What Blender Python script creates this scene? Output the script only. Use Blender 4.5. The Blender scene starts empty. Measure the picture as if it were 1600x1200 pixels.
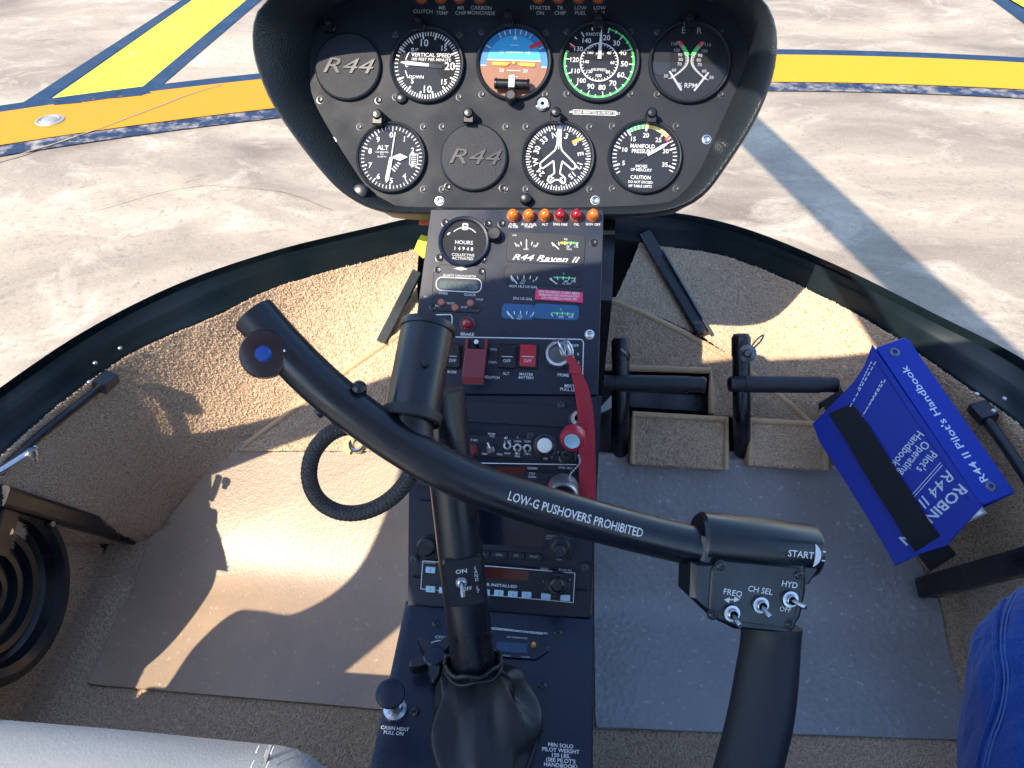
import bpy, math, random
from mathutils import Matrix, Vector, noise
random.seed(7)
S = bpy.context.scene
COL = S.collection
V = Vector
rad = math.radians

# ------------------------------------------------------------------ camera, sky, sun, exposure
CAM = V((0.05, 0.0, 1.0)); PITCH = 42.0; YAW = 5.0; FPX = 1200.0
cd = bpy.data.cameras.new('camera'); cam = bpy.data.objects.new('camera', cd); COL.objects.link(cam)
cam.location = CAM; cam.rotation_euler = (rad(90 - PITCH), 0, rad(YAW))
cd.sensor_width = 36.0; cd.lens = 36.0 * FPX / 1600.0; cd.clip_start = 0.01; cd.clip_end = 2000
S.camera = cam
SUN = V((-0.42, -0.52, 0.74)).normalized()
w = bpy.data.worlds.new('World'); S.world = w; w.use_nodes = True
nt = w.node_tree; sky = nt.nodes.new('ShaderNodeTexSky'); sky.sky_type = 'NISHITA'; sky.sun_disc = False
sky.sun_elevation = math.asin(SUN.z); sky.sun_rotation = math.atan2(SUN.x, SUN.y) % (2 * math.pi)
sky.air_density = 1.2; sky.dust_density = 0.6; sky.ozone_density = 4.0
nt.links.new(sky.outputs[0], nt.nodes['Background'].inputs[0]); nt.nodes['Background'].inputs[1].default_value = 0.15
sl = bpy.data.lights.new('sun', 'SUN'); sl.energy = 3.2; sl.angle = rad(0.4); sl.color = (1.0, 0.855, 0.66)
so = bpy.data.objects.new('sun', sl); COL.objects.link(so); so.location = (0, 0, 20)
so.rotation_euler = (-SUN).to_track_quat('-Z', 'Y').to_euler()
vs = S.view_settings; vs.view_transform = 'Standard'; vs.look = 'None'; vs.exposure = 1.62; vs.gamma = 1.0; vs.use_curve_mapping = False
S.render.engine = 'CYCLES'

# ------------------------------------------------------------------ geometry helpers
_t, _p = rad(PITCH), rad(YAW)
CF = V((-math.sin(_p) * math.cos(_t), math.cos(_p) * math.cos(_t), -math.sin(_t)))
CR = V((math.cos(_p), math.sin(_p), 0)); CU = CR.cross(CF)
def ray(px, py): return CF + CR * ((px - 800) / FPX) + CU * ((600 - py) / FPX)
def atd(px, py, d): return CAM + ray(px, py) * d
def atz(px, py, z): r = ray(px, py); return CAM + r * ((z - CAM.z) / r.z)
def atx(px, py, x): r = ray(px, py); return CAM + r * ((x - CAM.x) / r.x)
def frame(o, X, Y):
    X = V(X).normalized(); Z = X.cross(V(Y)).normalized(); Y = Z.cross(X)
    m = Matrix.Identity(4)
    for i in range(3): m[i][0] = X[i]; m[i][1] = Y[i]; m[i][2] = Z[i]; m[i][3] = o[i]
    return m
def slope(y0, z0, deg, x0=0.0): return frame((x0, y0, z0), (1, 0, 0), (0, math.cos(rad(deg)), math.sin(rad(deg))))
def on(F, px, py, h=0.0):
    """pixel -> local (x, y) on the plane of frame F lifted by h"""
    n = V((F[0][2], F[1][2], F[2][2])); o = V((F[0][3], F[1][3], F[2][3])) + n * h
    r = ray(px, py); p = CAM + r * ((o - CAM).dot(n) / r.dot(n))
    q = F.inverted() @ p
    return q.x, q.y
T = Matrix.Translation
def RZ(a): return Matrix.Rotation(a, 4, 'Z')
def along(p, d, up=(0, 0, 1)):
    """frame at p whose local Z points along d"""
    Z = V(d).normalized(); u = V(up)
    if abs(Z.dot(u)) > 0.95: u = V((0, 1, 0))
    X = u.cross(Z).normalized(); Y = Z.cross(X)
    return frame(p, X, Y)
def crom(pts, n):
    """Catmull-Rom through tuples/vectors, n samples per span"""
    P = [V(p) for p in pts]; out = []
    for i in range(len(P) - 1):
        a = P[i - 1] if i else P[0] * 2 - P[1]; b, c = P[i], P[i + 1]
        d = P[i + 2] if i + 2 < len(P) else P[-1] * 2 - P[-2]
        for k in range(n):
            t = k / n
            out.append(0.5 * ((2 * b) + (c - a) * t + (2 * a - 5 * b + 4 * c - d) * t * t + (3 * b - a - 3 * c + d) * t ** 3))
    out.append(P[-1]); return out
def rrect(x0, y0, x1, y1, r, n=4):
    o = []
    for cx, cy, a in ((x1 - r, y1 - r, 0), (x0 + r, y1 - r, 90), (x0 + r, y0 + r, 180), (x1 - r, y0 + r, 270)):
        for k in range(n + 1):
            t = rad(a + 90 * k / n); o.append((cx + r * math.cos(t), cy + r * math.sin(t)))
    return o
_tc = {}
def text_geo(s, shear, bold):
    k = (s, shear, bold)
    if k not in _tc:
        c = bpy.data.curves.new('tmp', 'FONT'); c.body = s; c.size = 1.0; c.align_x = 'CENTER'; c.resolution_u = 2
        c.shear = shear; c.offset = bold; c.fill_mode = 'FRONT'
        o = bpy.data.objects.new('tmp', c); me = bpy.data.meshes.new_from_object(o)
        _tc[k] = ([tuple(v.co) for v in me.vertices], [tuple(p.vertices) for p in me.polygons])
        bpy.data.objects.remove(o); bpy.data.curves.remove(c); bpy.data.meshes.remove(me)
    return _tc[k]
class MB:
    def __init__(s, M=None): s.v = []; s.f = []; s.m = []; s.sm = []; s.M = M or Matrix.Identity(4); s.mi = 0
    def add(s, vs, fs, M=None, smooth=False):
        A = s.M @ M if M is not None else s.M; b = len(s.v)
        s.v += [A @ V(v) for v in vs]
        for f in fs: s.f.append([i + b for i in f]); s.m.append(s.mi); s.sm.append(smooth)
        return s
    def box(s, x0, y0, z0, x1, y1, z1, M=None):
        vs = [(x, y, z) for z in (z0, z1) for y in (y0, y1) for x in (x0, x1)]
        return s.add(vs, [(0, 2, 3, 1), (4, 5, 7, 6), (0, 1, 5, 4), (2, 6, 7, 3), (0, 4, 6, 2), (1, 3, 7, 5)], M)
    def prism(s, pts, z0, z1, ch=0.0, M=None, smooth=False):
        """2-D outline extruded z0..z1, top edge chamfered by ch"""
        n = len(pts); c = (sum(p[0] for p in pts) / n, sum(p[1] for p in pts) / n)
        def ins(p):
            d = V((p[0] - c[0], p[1] - c[1])); l = max(d.length, 1e-9); d *= max(0, (l - ch)) / l
            return (c[0] + d.x, c[1] + d.y)
        rings = [[(p[0], p[1], z0) for p in pts]]
        if ch > 0:
            rings.append([(p[0], p[1], z1 - ch) for p in pts]); rings.append([ins(p) + (z1,) for p in pts])
        else: rings.append([(p[0], p[1], z1) for p in pts])
        vs = [v for r in rings for v in r]; fs = []
        for k in range(len(rings) - 1):
            for i in range(n):
                j = (i + 1) % n; fs.append((k * n + i, k * n + j, (k + 1) * n + j, (k + 1) * n + i))
        s.add(vs, fs, M, smooth); b = len(s.v) - len(vs); L = (len(rings) - 1) * n
        s.f.append([b + L + i for i in range(n)]); s.m.append(s.mi); s.sm.append(False)
        s.f.append([b + n - 1 - i for i in range(n)]); s.m.append(s.mi); s.sm.append(False)
        return s
    def lathe(s, prof, n=32, M=None, a0=0, a1=360, smooth=True):
        full = (a1 - a0) >= 360; m = n if full else n + 1; vs = []; fs = []
        for r, z in prof:
            for i in range(m):
                a = rad(a0 + (a1 - a0) * i / n); vs.append((r * math.cos(a), r * math.sin(a), z))
        for k in range(len(prof) - 1):
            for i in range(n):
                j = (i + 1) % m; fs.append((k * m + i, k * m + j, (k + 1) * m + j, (k + 1) * m + i))
        return s.add(vs, fs, M, smooth)
    def tube(s, pts, r, n=12, caps=True, squash=1.0, M=None):
        P = [V(p) for p in pts]; R = r if isinstance(r, (list, tuple)) else [r] * len(P); vs = []; fs = []
        t0 = (P[1] - P[0]).normalized(); X = t0.orthogonal().normalized()
        for i, p in enumerate(P):
            t = (P[min(i + 1, len(P) - 1)] - P[max(i - 1, 0)]).normalized()
            X = (X - t * X.dot(t)).normalized(); Y = t.cross(X)
            for k in range(n):
                a = 2 * math.pi * k / n; vs.append(p + X * (R[i] * math.cos(a)) + Y * (R[i] * squash * math.sin(a)))
        for i in range(len(P) - 1):
            for k in range(n):
                j = (k + 1) % n; fs.append((i * n + k, i * n + j, (i + 1) * n + j, (i + 1) * n + k))
        s.add(vs, fs, M, True)
        if caps:
            b = len(s.v) - len(vs)
            s.f.append([b + n - 1 - k for k in range(n)]); s.m.append(s.mi); s.sm.append(False)
            s.f.append([b + (len(P) - 1) * n + k for k in range(n)]); s.m.append(s.mi); s.sm.append(False)
        return s
    def poly(s, pts, z=0.0, M=None): return s.add([(p[0], p[1], z) for p in pts], [tuple(range(len(pts)))], M)
    def rect(s, x0, y0, x1, y1, z=0.0, M=None): return s.poly([(x0, y0), (x1, y0), (x1, y1), (x0, y1)], z, M)
    def line(s, p, q, wd, z=0.0, M=None):
        p, q = V(p[:2]), V(q[:2]); d = (q - p); n = V((-d.y, d.x)).normalized() * (wd / 2)
        return s.poly([p - n, q - n, q + n, p + n], z, M)
    def pline(s, pts, wd, z=0.0, closed=False, M=None):
        k = list(pts) + ([pts[0]] if closed else [])
        for a, b in zip(k[:-1], k[1:]): s.line(a, b, wd, z, M); z += 2e-6
        return s
    def arc(s, r0, r1, a0, a1, z=0.0, n=24, M=None):
        """flat ring sector; clock angles (0 = up, clockwise positive)"""
        vs = []; fs = []
        for i in range(n + 1):
            a = rad(a0 + (a1 - a0) * i / n)
            vs += [(r0 * math.sin(a), r0 * math.cos(a), z), (r1 * math.sin(a), r1 * math.cos(a), z)]
        for i in range(n): fs.append((2 * i, 2 * i + 2, 2 * i + 3, 2 * i + 1))
        return s.add(vs, fs, M)
    def disc(s, r, z=0.0, n=32, M=None): return s.poly([(r * math.cos(2 * math.pi * i / n), r * math.sin(2 * math.pi * i / n)) for i in range(n)], z, M)
    def text(s, st, x, y, cap, z=0.0, rot=0.0, shear=0.0, bold=0.0, wide=1.0, left=False, M=None, fn=None):
        vs, fs = text_geo(st, shear, bold)
        if not vs: return s
        k = cap / 0.70
        if left:
            x0 = min(v[0] for v in vs); vs = [(v[0] - x0, v[1], v[2]) for v in vs]
        L = T((x, y, z)) @ RZ(rot)
        pts = [L @ V((v[0] * k * wide, (v[1] - 0.35) * k, 0)) for v in vs]
        if fn: pts = [fn(p) for p in pts]
        return s.add(pts, fs, M)
    def build(s, name, mats, parent=None, label=None, ang=35, kind=None):
        me = bpy.data.meshes.new(name); off = V(parent['_o']) if parent is not None else V((0, 0, 0))
        me.from_pydata([v - off for v in s.v], [], s.f); mats = mats if isinstance(mats, (list, tuple)) else [mats]
        for m in mats: me.materials.append(M_[m])
        me.polygons.foreach_set('material_index', s.m); me.polygons.foreach_set('use_smooth', s.sm)
        if any(s.sm): me.set_sharp_from_angle(angle=rad(ang))
        me.update()
        o = bpy.data.objects.new(name, me); COL.objects.link(o); o['_o'] = tuple(off)
        if parent is not None: o.parent = parent
        if label: o['label'] = label
        if kind: o['kind'] = kind
        return o
def thing(name, loc, label, cat, group=None):
    o = bpy.data.objects.new(name, None); COL.objects.link(o); o.location = loc; o.empty_display_size = 0.05
    o['_o'] = tuple(loc); o['label'] = label; o['category'] = cat
    if group: o['group'] = group
    return o
def tag(o, label, cat, group=None):
    o['label'] = label; o['category'] = cat
    if group: o['group'] = group
    return o
def inst(src, name, parent, W, label=None):
    """shared-mesh copy of src placed at world matrix W under parent (parents carry no rotation)"""
    o = bpy.data.objects.new(name, src); COL.objects.link(o); o.parent = parent
    o.matrix_local = T(-V(parent['_o'])) @ W; o['_o'] = tuple(parent['_o'])
    if label: o['label'] = label
    return o

# ------------------------------------------------------------------ materials
M_ = {}
def mat(name, col, rough=0.5, metal=0.0, spec=0.5, var=None, bump=None, coat=0.0, emit=None, sheen=0.0, wear=None):
    """var=(scale, colour2, lo, hi): noise mix; bump=[(kind, scale, strength, dist), ...]"""
    m = bpy.data.materials.new(name); m.use_nodes = True; t = m.node_tree; b = t.nodes['Principled BSDF']
    b.inputs['Base Color'].default_value = (*col, 1); b.inputs['Roughness'].default_value = rough
    b.inputs['Metallic'].default_value = metal; b.inputs['Specular IOR Level'].default_value = spec
    b.inputs['Coat Weight'].default_value = coat; b.inputs['Coat Roughness'].default_value = 0.15
    b.inputs['Sheen Weight'].default_value = sheen
    tc = t.nodes.new('ShaderNodeTexCoord'); last = None
    vs_ = var if isinstance(var, list) else ([var] if var else [])
    for sc, c2, lo, hi in vs_:
        n = t.nodes.new('ShaderNodeTexNoise'); n.inputs['Scale'].default_value = sc; n.inputs['Detail'].default_value = 5; n.inputs['Roughness'].default_value = 0.6
        t.links.new(tc.outputs['Object'], n.inputs['Vector'])
        r = t.nodes.new('ShaderNodeMapRange'); r.inputs[1].default_value = lo; r.inputs[2].default_value = hi
        t.links.new(n.outputs['Fac'], r.inputs[0])
        x = t.nodes.new('ShaderNodeMix'); x.data_type = 'RGBA'; x.inputs[7].default_value = (*c2, 1)
        if last is None: x.inputs[6].default_value = (*col, 1)
        else: t.links.new(last, x.inputs[6])
        t.links.new(r.outputs[0], x.inputs[0]); last = x.outputs[2]
    if last is not None: t.links.new(last, b.inputs['Base Color'])
    if wear:
        n = t.nodes.new('ShaderNodeTexNoise'); n.inputs['Scale'].default_value = wear[0]; n.inputs['Detail'].default_value = 6
        t.links.new(tc.outputs['Object'], n.inputs['Vector'])
        r = t.nodes.new('ShaderNodeMapRange'); r.inputs[1].default_value = 0.35; r.inputs[2].default_value = 0.7
        r.inputs[3].default_value = rough - wear[1]; r.inputs[4].default_value = rough + wear[1]
        t.links.new(n.outputs['Fac'], r.inputs[0]); t.links.new(r.outputs[0], b.inputs['Roughness'])
    prev = None
    for kind, sc, st, di in (bump or []):
        if kind == 'voronoi':
            n = t.nodes.new('ShaderNodeTexVoronoi'); n.inputs['Scale'].default_value = sc; out = n.outputs['Distance']
        else:
            n = t.nodes.new('ShaderNodeTexNoise'); n.inputs['Scale'].default_value = sc; n.inputs['Detail'].default_value = 3; out = n.outputs['Fac']
        t.links.new(tc.outputs['Object'], n.inputs['Vector'])
        q = t.nodes.new('ShaderNodeBump'); q.inputs['Strength'].default_value = st; q.inputs['Distance'].default_value = di
        t.links.new(out, q.inputs['Height'])
        if prev: t.links.new(prev, q.inputs['Normal'])
        prev = q.outputs[0]
    if prev: t.links.new(prev, b.inputs['Normal'])
    if emit: b.inputs['Emission Color'].default_value = (*emit[0], 1); b.inputs['Emission Strength'].default_value = emit[1]
    M_[name] = m; return m
def glass(name, tint, refl, rough=0.02):
    m = bpy.data.materials.new(name); m.use_nodes = True; t = m.node_tree
    for n in list(t.nodes):
        if n.type == 'BSDF_PRINCIPLED': t.nodes.remove(n)
    a = t.nodes.new('ShaderNodeBsdfTransparent'); a.inputs[0].default_value = (*tint, 1)
    g = t.nodes.new('ShaderNodeBsdfGlossy'); g.inputs['Roughness'].default_value = rough
    lw = t.nodes.new('ShaderNodeLayerWeight'); lw.inputs[0].default_value = 0.5
    pw = t.nodes.new('ShaderNodeMath'); pw.operation = 'POWER'; pw.inputs[1].default_value = 4.0; t.links.new(lw.outputs['Facing'], pw.inputs[0])
    f = t.nodes.new('ShaderNodeMath'); f.operation = 'MULTIPLY_ADD'; f.inputs[1].default_value = 0.7; f.inputs[2].default_value = refl; t.links.new(pw.outputs[0], f.inputs[0])
    x = t.nodes.new('ShaderNodeMixShader')
    t.links.new(f.outputs[0], x.inputs[0]); t.links.new(a.outputs[0], x.inputs[1]); t.links.new(g.outputs[0], x.inputs[2])
    t.links.new(x.outputs[0], t.nodes['Material Output'].inputs[0]); M_[name] = m
mat('panel', (.0048, .0085, .017), .58, spec=.28, bump=[('noise', 1400, .35, .0006)], var=(14, (.008, .0125, .022), .4, .7), wear=(25, .08))
mat('cover', (.009, .013, .022), .55, spec=.3, bump=[('noise', 900, .6, .0008)])
mat('hood', (.010, .015, .020), .42, bump=[('voronoi', 520, .5, .001)])
mat('console', (.003, .008, .023), .36, spec=.42, wear=(18, .1), bump=[('noise', 1200, .15, .0005)], var=(30, (.005, .011, .029), .5, .8))
mat('radio', (.005, .008, .017), .42, spec=.4, bump=[('noise', 900, .15, .0004)])
mat('black', (.005, .0065, .011), .33, wear=(30, .1), bump=[('noise', 500, .08, .0005)])
mat('rubber', (.007, .009, .014), .55, bump=[('noise', 700, .5, .0006)])
mat('leather_black', (.004, .006, .010), .46, bump=[('voronoi', 480, .2, .0005), ('noise', 40, .3, .003)])
mat('rail', (.005, .013, .018), .42, wear=(12, .1), bump=[('noise', 120, .08, .001)])
mat('white_print', (.60, .62, .64), .6)
mat('grey_print', (.30, .32, .35), .6)
mat('cream_print', (.80, .74, .52), .6)
mat('green', (.04, .55, .10), .6); mat('yellow', (.85, .62, .03), .6); mat('red', (.62, .02, .03), .5)
mat('orange', (.85, .34, .03), .6)
mat('dial', (.006, .008, .012), .7, spec=.25); mat('ai_sky', (.03, .33, .62), .5); mat('ai_ground', (.22, .085, .04), .5); mat('ai_ring', (.02, .17, .42), .5)
mat('steel', (.52, .54, .57), .28, metal=1.0, wear=(60, .1)); mat('dark_steel', (.13, .14, .16), .35, metal=1.0)
mat('amber', (.55, .125, .006), .12, coat=.6); mat('ruby', (.22, .004, .012), .12, coat=.6)
mat('lens_base', (.30, .12, .10), .4, metal=.6)
mat('red_plastic', (.13, .008, .014), .4); mat('red_paint', (.36, .014, .035), .35, wear=(60, .1))
mat('ribbon', (.30, .006, .02), .65, bump=[('noise', 1500, .3, .0004)])
mat('lcd', (.05, .09, .10), .25); mat('lcd_blue', (.008, .045, .10), .25); mat('lcd_digit', (.012, .016, .018), .4)
mat('lcd_bright', (.008, .075, .19), .3); mat('screen', (.004, .005, .012), .12); mat('screen_red', (.06, .010, .008), .2)
mat('key_blue', (.36, .55, .66), .4); mat('sticker', (.62, .03, .11), .5); mat('knob_blue', (.01, .06, .28), .3)
mat('maroon', (.018, .006, .009), .3)
mat('carpet', (.55, .41, .29), .95, spec=.1, sheen=.25, var=[(230, (.22, .155, .105), .46, .70), (6, (.38, .29, .20), .4, .7)],
    bump=[('noise', 45, .3, .008), ('noise', 240, .9, .005)])
mat('binding', (.50, .34, .20), .75, bump=[('noise', 500, .4, .001)], var=(200, (.40, .27, .15), .4, .7))
mat('mat_pebbled_shade', (.30, .295, .295), .34, spec=.7, var=[(4, (.235, .235, .245), .38, .68), (24, (.26, .255, .255), .55, .75), (120, (.46, .455, .45), .61, .68)],
    bump=[('noise', 6, .07, .015), ('voronoi', 110, .5, .0016), ('noise', 420, .2, .001)])  # greyed copy of the tan vinyl, shade put into the colour; pebbling is real
mat('mat_vinyl', (.385, .28, .195), .40, spec=.6, var=[(5, (.28, .215, .165), .38, .68), (28, (.31, .24, .18), .55, .75), (135, (.47, .39, .31), .63, .69)],
    bump=[('noise', 5, .05, .015), ('voronoi', 170, .2, .001), ('noise', 420, .4, .0012)])
mat('seat_leather', (.27, .275, .28), .42, bump=[('voronoi', 420, .25, .0008), ('noise', 14, .2, .006)], var=[(5, (.23, .235, .24), .4, .7), (60, (.21, .21, .21), .6, .8)])
mat('denim', (.006, .032, .17), .9, spec=.1, sheen=.15, var=[(420, (.012, .055, .25), .4, .7), (9, (.004, .022, .13), .45, .7)], bump=[('noise', 900, .5, .001), ('noise', 18, .35, .01)])
mat('denim_thread', (.03, .08, .25), .8); mat('dull_steel', (.34, .32, .29), .55, metal=.5)
mat('binder', (.001, .021, .27), .42, spec=.28, wear=(10, .06), bump=[('noise', 500, .12, .0006)])
mat('paper', (.75, .76, .78), .8); mat('strap', (.006, .007, .010), .9, bump=[('noise', 900, .6, .001)])
mat('silver_print', (.48, .56, .66), .35)
mat('headliner_fill', (.58, .69, .86), .9); mat('skin_white', (.74, .74, .75), .35)  # unseen lining, tinted bright blue to bounce cool fill into the cabin
mat('aluminium', (.50, .51, .52), .4, metal=1.0); mat('tag_yellow', (.75, .72, .02), .5); mat('tag_red', (.70, .10, .05), .5)
mat('cream_plastic', (.62, .52, .25), .5); mat('white_alu', (.72, .70, .66), .5)
glass('dial_glass', (.98, .98, 1.0), .03, .03); glass('acrylic', (.98, .985, .99), .015, .01)

# concrete and paint
def tarmac_mat():
    m = bpy.data.materials.new('concrete'); m.use_nodes = True; t = m.node_tree; b = t.nodes['Principled BSDF']; N = t.nodes.new; L = t.links.new
    tc = N('ShaderNodeTexCoord'); mp = N('ShaderNodeMapping'); mp.inputs['Rotation'].default_value = (0, 0, rad(-14)); mp.inputs['Scale'].default_value = (.8, 1.25, 1)
    L(tc.outputs['Object'], mp.inputs[0])
    def noise(sc, det, ro, dist=0.0, src=mp.outputs[0]):
        n = N('ShaderNodeTexNoise'); n.inputs['Scale'].default_value = sc; n.inputs['Detail'].default_value = det; n.inputs['Roughness'].default_value = ro
        n.inputs['Distortion'].default_value = dist; L(src, n.inputs['Vector']); return n.outputs['Fac']
    def ramp(x, lo, hi):
        r = N('ShaderNodeMapRange'); r.inputs[1].default_value = lo; r.inputs[2].default_value = hi; L(x, r.inputs[0]); return r.outputs[0]
    def mix(a, c, fac):
        x = N('ShaderNodeMix'); x.data_type = 'RGBA'
        if isinstance(a, tuple): x.inputs[6].default_value = (*a, 1)
        else: L(a, x.inputs[6])
        x.inputs[7].default_value = (*c, 1); L(fac, x.inputs[0]); return x.outputs[2]
    c = mix((.36, .305, .235), (.165, .135, .11), ramp(noise(.9, 8, .62, .6), .40, .66))
    c = mix(c, (.45, .39, .31), ramp(noise(2.3, 9, .7, 1.0), .52, .72))
    c = mix(c, (.095, .08, .07), ramp(noise(5.5, 7, .7, .4), .62, .82))
    c = mix(c, (.60, .54, .455), ramp(noise(3.2, 10, .75, 2.5), .66, .74))
    c = mix(c, (.19, .16, .13), ramp(noise(38, 4, .6, 0, tc.outputs['Object']), .55, .8))
    c = mix(c, (.50, .46, .40), ramp(noise(120, 3, .7, 0, tc.outputs['Object']), .60, .74)); c = mix(c, (.10, .085, .075), ramp(noise(85, 3, .7, 0, tc.outputs['Object']), .66, .76))
    L(c, b.inputs['Base Color']); b.inputs['Roughness'].default_value = .85; b.inputs['Specular IOR Level'].default_value = .25
    bp = N('ShaderNodeBump'); bp.inputs['Strength'].default_value = .35; bp.inputs['Distance'].default_value = .01
    L(noise(60, 5, .7, 0, tc.outputs['Object']), bp.inputs['Height']); L(bp.outputs[0], b.inputs['Normal']); M_['concrete'] = m
tarmac_mat()
def paint(name, col, under, lo, hi, sc=9):
    m = bpy.data.materials.new(name); m.use_nodes = True; t = m.node_tree; b = t.nodes['Principled BSDF']; N = t.nodes.new; L = t.links.new
    tc = N('ShaderNodeTexCoord'); n = N('ShaderNodeTexNoise'); n.inputs['Scale'].default_value = sc; n.inputs['Detail'].default_value = 9; n.inputs['Roughness'].default_value = .7
    L(tc.outputs['Object'], n.inputs['Vector']); r = N('ShaderNodeMapRange'); r.inputs[1].default_value = lo; r.inputs[2].default_value = hi; L(n.outputs['Fac'], r.inputs[0])
    x = N('ShaderNodeMix'); x.data_type = 'RGBA'; x.inputs[6].default_value = (*col, 1); x.inputs[7].default_value = (*under, 1); L(r.outputs[0], x.inputs[0])
    L(x.outputs[2], b.inputs['Base Color']); b.inputs['Roughness'].default_value = .7; b.inputs['Specular IOR Level'].default_value = .3; M_[name] = m
paint('paint_orange', (.50, .205, .004), (.44, .19, .03), .5, .9); paint('paint_gold', (.52, .265, .002), (.46, .28, .02), .5, .9)
paint('paint_lemon', (.58, .56, .03), (.68, .60, .08), .5, .9)
paint('paint_navy', (.006, .028, .07), (.03, .06, .10), .5, .8); paint('paint_navy_worn', (.010, .024, .06), (.27, .245, .22), .47, .66, 13)

import numpy as np
RNG = np.random.default_rng(5)
def pile(par, k, dens=230000, ht=.0034, bw=.0012, wmin=None):
    """short tufts standing on the faces gathered in mesh builder k (up-facing side)"""
    tri = []
    for f in k.f:
        for i in range(1, len(f) - 1): tri.append((f[0], f[i], f[i + 1]))
    P = np.array([tuple(v) for v in k.v]); Tn = np.array(tri); a, b, c = P[Tn[:, 0]], P[Tn[:, 1]], P[Tn[:, 2]]
    nr = np.cross(b - a, c - a); ar = np.linalg.norm(nr, axis=1); keep = ar > 1e-9; a, b, c, nr, ar = a[keep], b[keep], c[keep], nr[keep], ar[keep]; nr /= ar[:, None]
    ctr = (a + b + c) / 3; tocam = np.array([0.0, .35, 1.0]) - ctr; fl_ = np.sign((nr * tocam).sum(1)); nr *= fl_[:, None]
    n = int(ar.sum() / 2 * dens)
    idx = RNG.choice(len(ar), n, p=ar / ar.sum()); u, v = RNG.random(n), RNG.random(n); m = u + v > 1; u[m], v[m] = 1 - u[m], 1 - v[m]
    p = a[idx] + (b - a)[idx] * u[:, None] + (c - a)[idx] * v[:, None]; N = nr[idx]
    t = np.cross(N, RNG.normal(size=(n, 3))); t /= np.linalg.norm(t, axis=1)[:, None]; s_ = np.cross(N, t)
    h = ht * RNG.uniform(.6, 1.25, n)[:, None]; w_ = bw * RNG.uniform(.7, 1.3, n)[:, None]; lean = (t * RNG.normal(0, .35, n)[:, None] + s_ * RNG.normal(0, .35, n)[:, None]) * h
    vs = []
    for q in range(3): an = q * 2.0944; vs.append(p + (t * math.cos(an) + s_ * math.sin(an)) * w_ - N * .001)
    vs.append(p + lean + N * h)
    VV = np.stack(vs, 1).reshape(-1, 3) - np.array(par['_o']); F = np.array([(0, 1, 3), (1, 2, 3), (2, 0, 3)])
    FF = (F[None] + 4 * np.arange(n)[:, None, None]).reshape(-1, 3)
    me = bpy.data.meshes.new('carpet_pile'); me.vertices.add(len(VV)); me.vertices.foreach_set('co', VV.ravel()); me.loops.add(FF.size); me.loops.foreach_set('vertex_index', FF.ravel().astype(np.int32))
    me.polygons.add(len(FF)); me.polygons.foreach_set('loop_start', np.arange(0, FF.size, 3, dtype=np.int32)); me.polygons.foreach_set('use_smooth', np.ones(len(FF), dtype=bool)); me.update(calc_edges=True); me.materials.append(M_['pile'])
    o = bpy.data.objects.new('carpet_pile', me); COL.objects.link(o); o.parent = par; o['kind'] = 'stuff'; return o
mat('pile', (.78, .60, .43), .95, spec=.08, sheen=.2, var=[(190, (.56, .41, .29), .46, .72), (5, (.68, .51, .37), .4, .7), (2.5, (.58, .43, .31), .5, .78)])
# ================================================================== ground
g = MB(); GZ = -0.6
g.rect(-300, -300, 300, 300, GZ); ground = g.build('tarmac', 'concrete'); ground['kind'] = 'structure'; ground['label'] = 'weathered pale concrete apron with scuffs'
def gp(px, py): p = atz(px, py, GZ); return (p.x, p.y)
def strip(name, a, b, m, z):
    """a, b: matching lists of ground points along both edges"""
    k = MB(); n = len(a)
    k.add([(p[0], p[1], z) for p in a] + [(p[0], p[1], z) for p in b], [(i, i + 1, n + i + 1, n + i) for i in range(n - 1)])
    return k.build(name, m, ground)
# big touchdown ring, fitted as arcs of one large circle (inner/outer edges)
def circ(p1, p2, p3):
    ax, ay = p1; bx, by = p2; cx, cy = p3
    d = 2 * (ax * (by - cy) + bx * (cy - ay) + cx * (ay - by))
    ux = ((ax * ax + ay * ay) * (by - cy) + (bx * bx + by * by) * (cy - ay) + (cx * cx + cy * cy) * (ay - by)) / d
    uy = ((ax * ax + ay * ay) * (cx - bx) + (bx * bx + by * by) * (ax - cx) + (cx * cx + cy * cy) * (bx - ax)) / d
    return ux, uy, math.hypot(ax - ux, ay - uy)
cx, cy, cr = circ(gp(0, 203), gp(430, 147), gp(1400, 112))
def ringpts(r, a0, a1, n=60): return [(cx + r * math.cos(rad(a0 + (a1 - a0) * i / n)), cy + r * math.sin(rad(a0 + (a1 - a0) * i / n))) for i in range(n + 1)]
aA = math.degrees(math.atan2(gp(-300, 240)[1] - cy, gp(-300, 240)[0] - cx)); aB = math.degrees(math.atan2(gp(800, 120)[1] - cy, gp(800, 120)[0] - cx))
aC = math.degrees(math.atan2(gp(2000, 150)[1] - cy, gp(2000, 150)[0] - cx))
hw = .215
strip('circle_marking', ringpts(cr - hw, aA, aB), ringpts(cr + hw, aA, aB), 'paint_orange', GZ + .010)
strip('circle_marking', ringpts(cr - hw, aB, aC), ringpts(cr + hw, aB, aC), 'paint_gold', GZ + .010)
strip('circle_border', ringpts(cr - hw - .12, aA, aC, 120), ringpts(cr - hw - .002, aA, aC, 120), 'paint_navy_worn', GZ + .007)
strip('circle_border', ringpts(cr + hw + .002, aA, aC, 120), ringpts(cr + hw + .10, aA, aC, 120), 'paint_navy', GZ + .007)
def ext(a, b, t): return (a[0] + (b[0] - a[0]) * t, a[1] + (b[1] - a[1]) * t)
def band(name, pa0, pa1, pb0, pb1, m, z, t=3.0):
    a0, a1, b0, b1 = gp(*pa0), gp(*pa1), gp(*pb0), gp(*pb1)
    strip(name, [a0, ext(a0, a1, t)], [b0, ext(b0, b1, t)], m, z)
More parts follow.
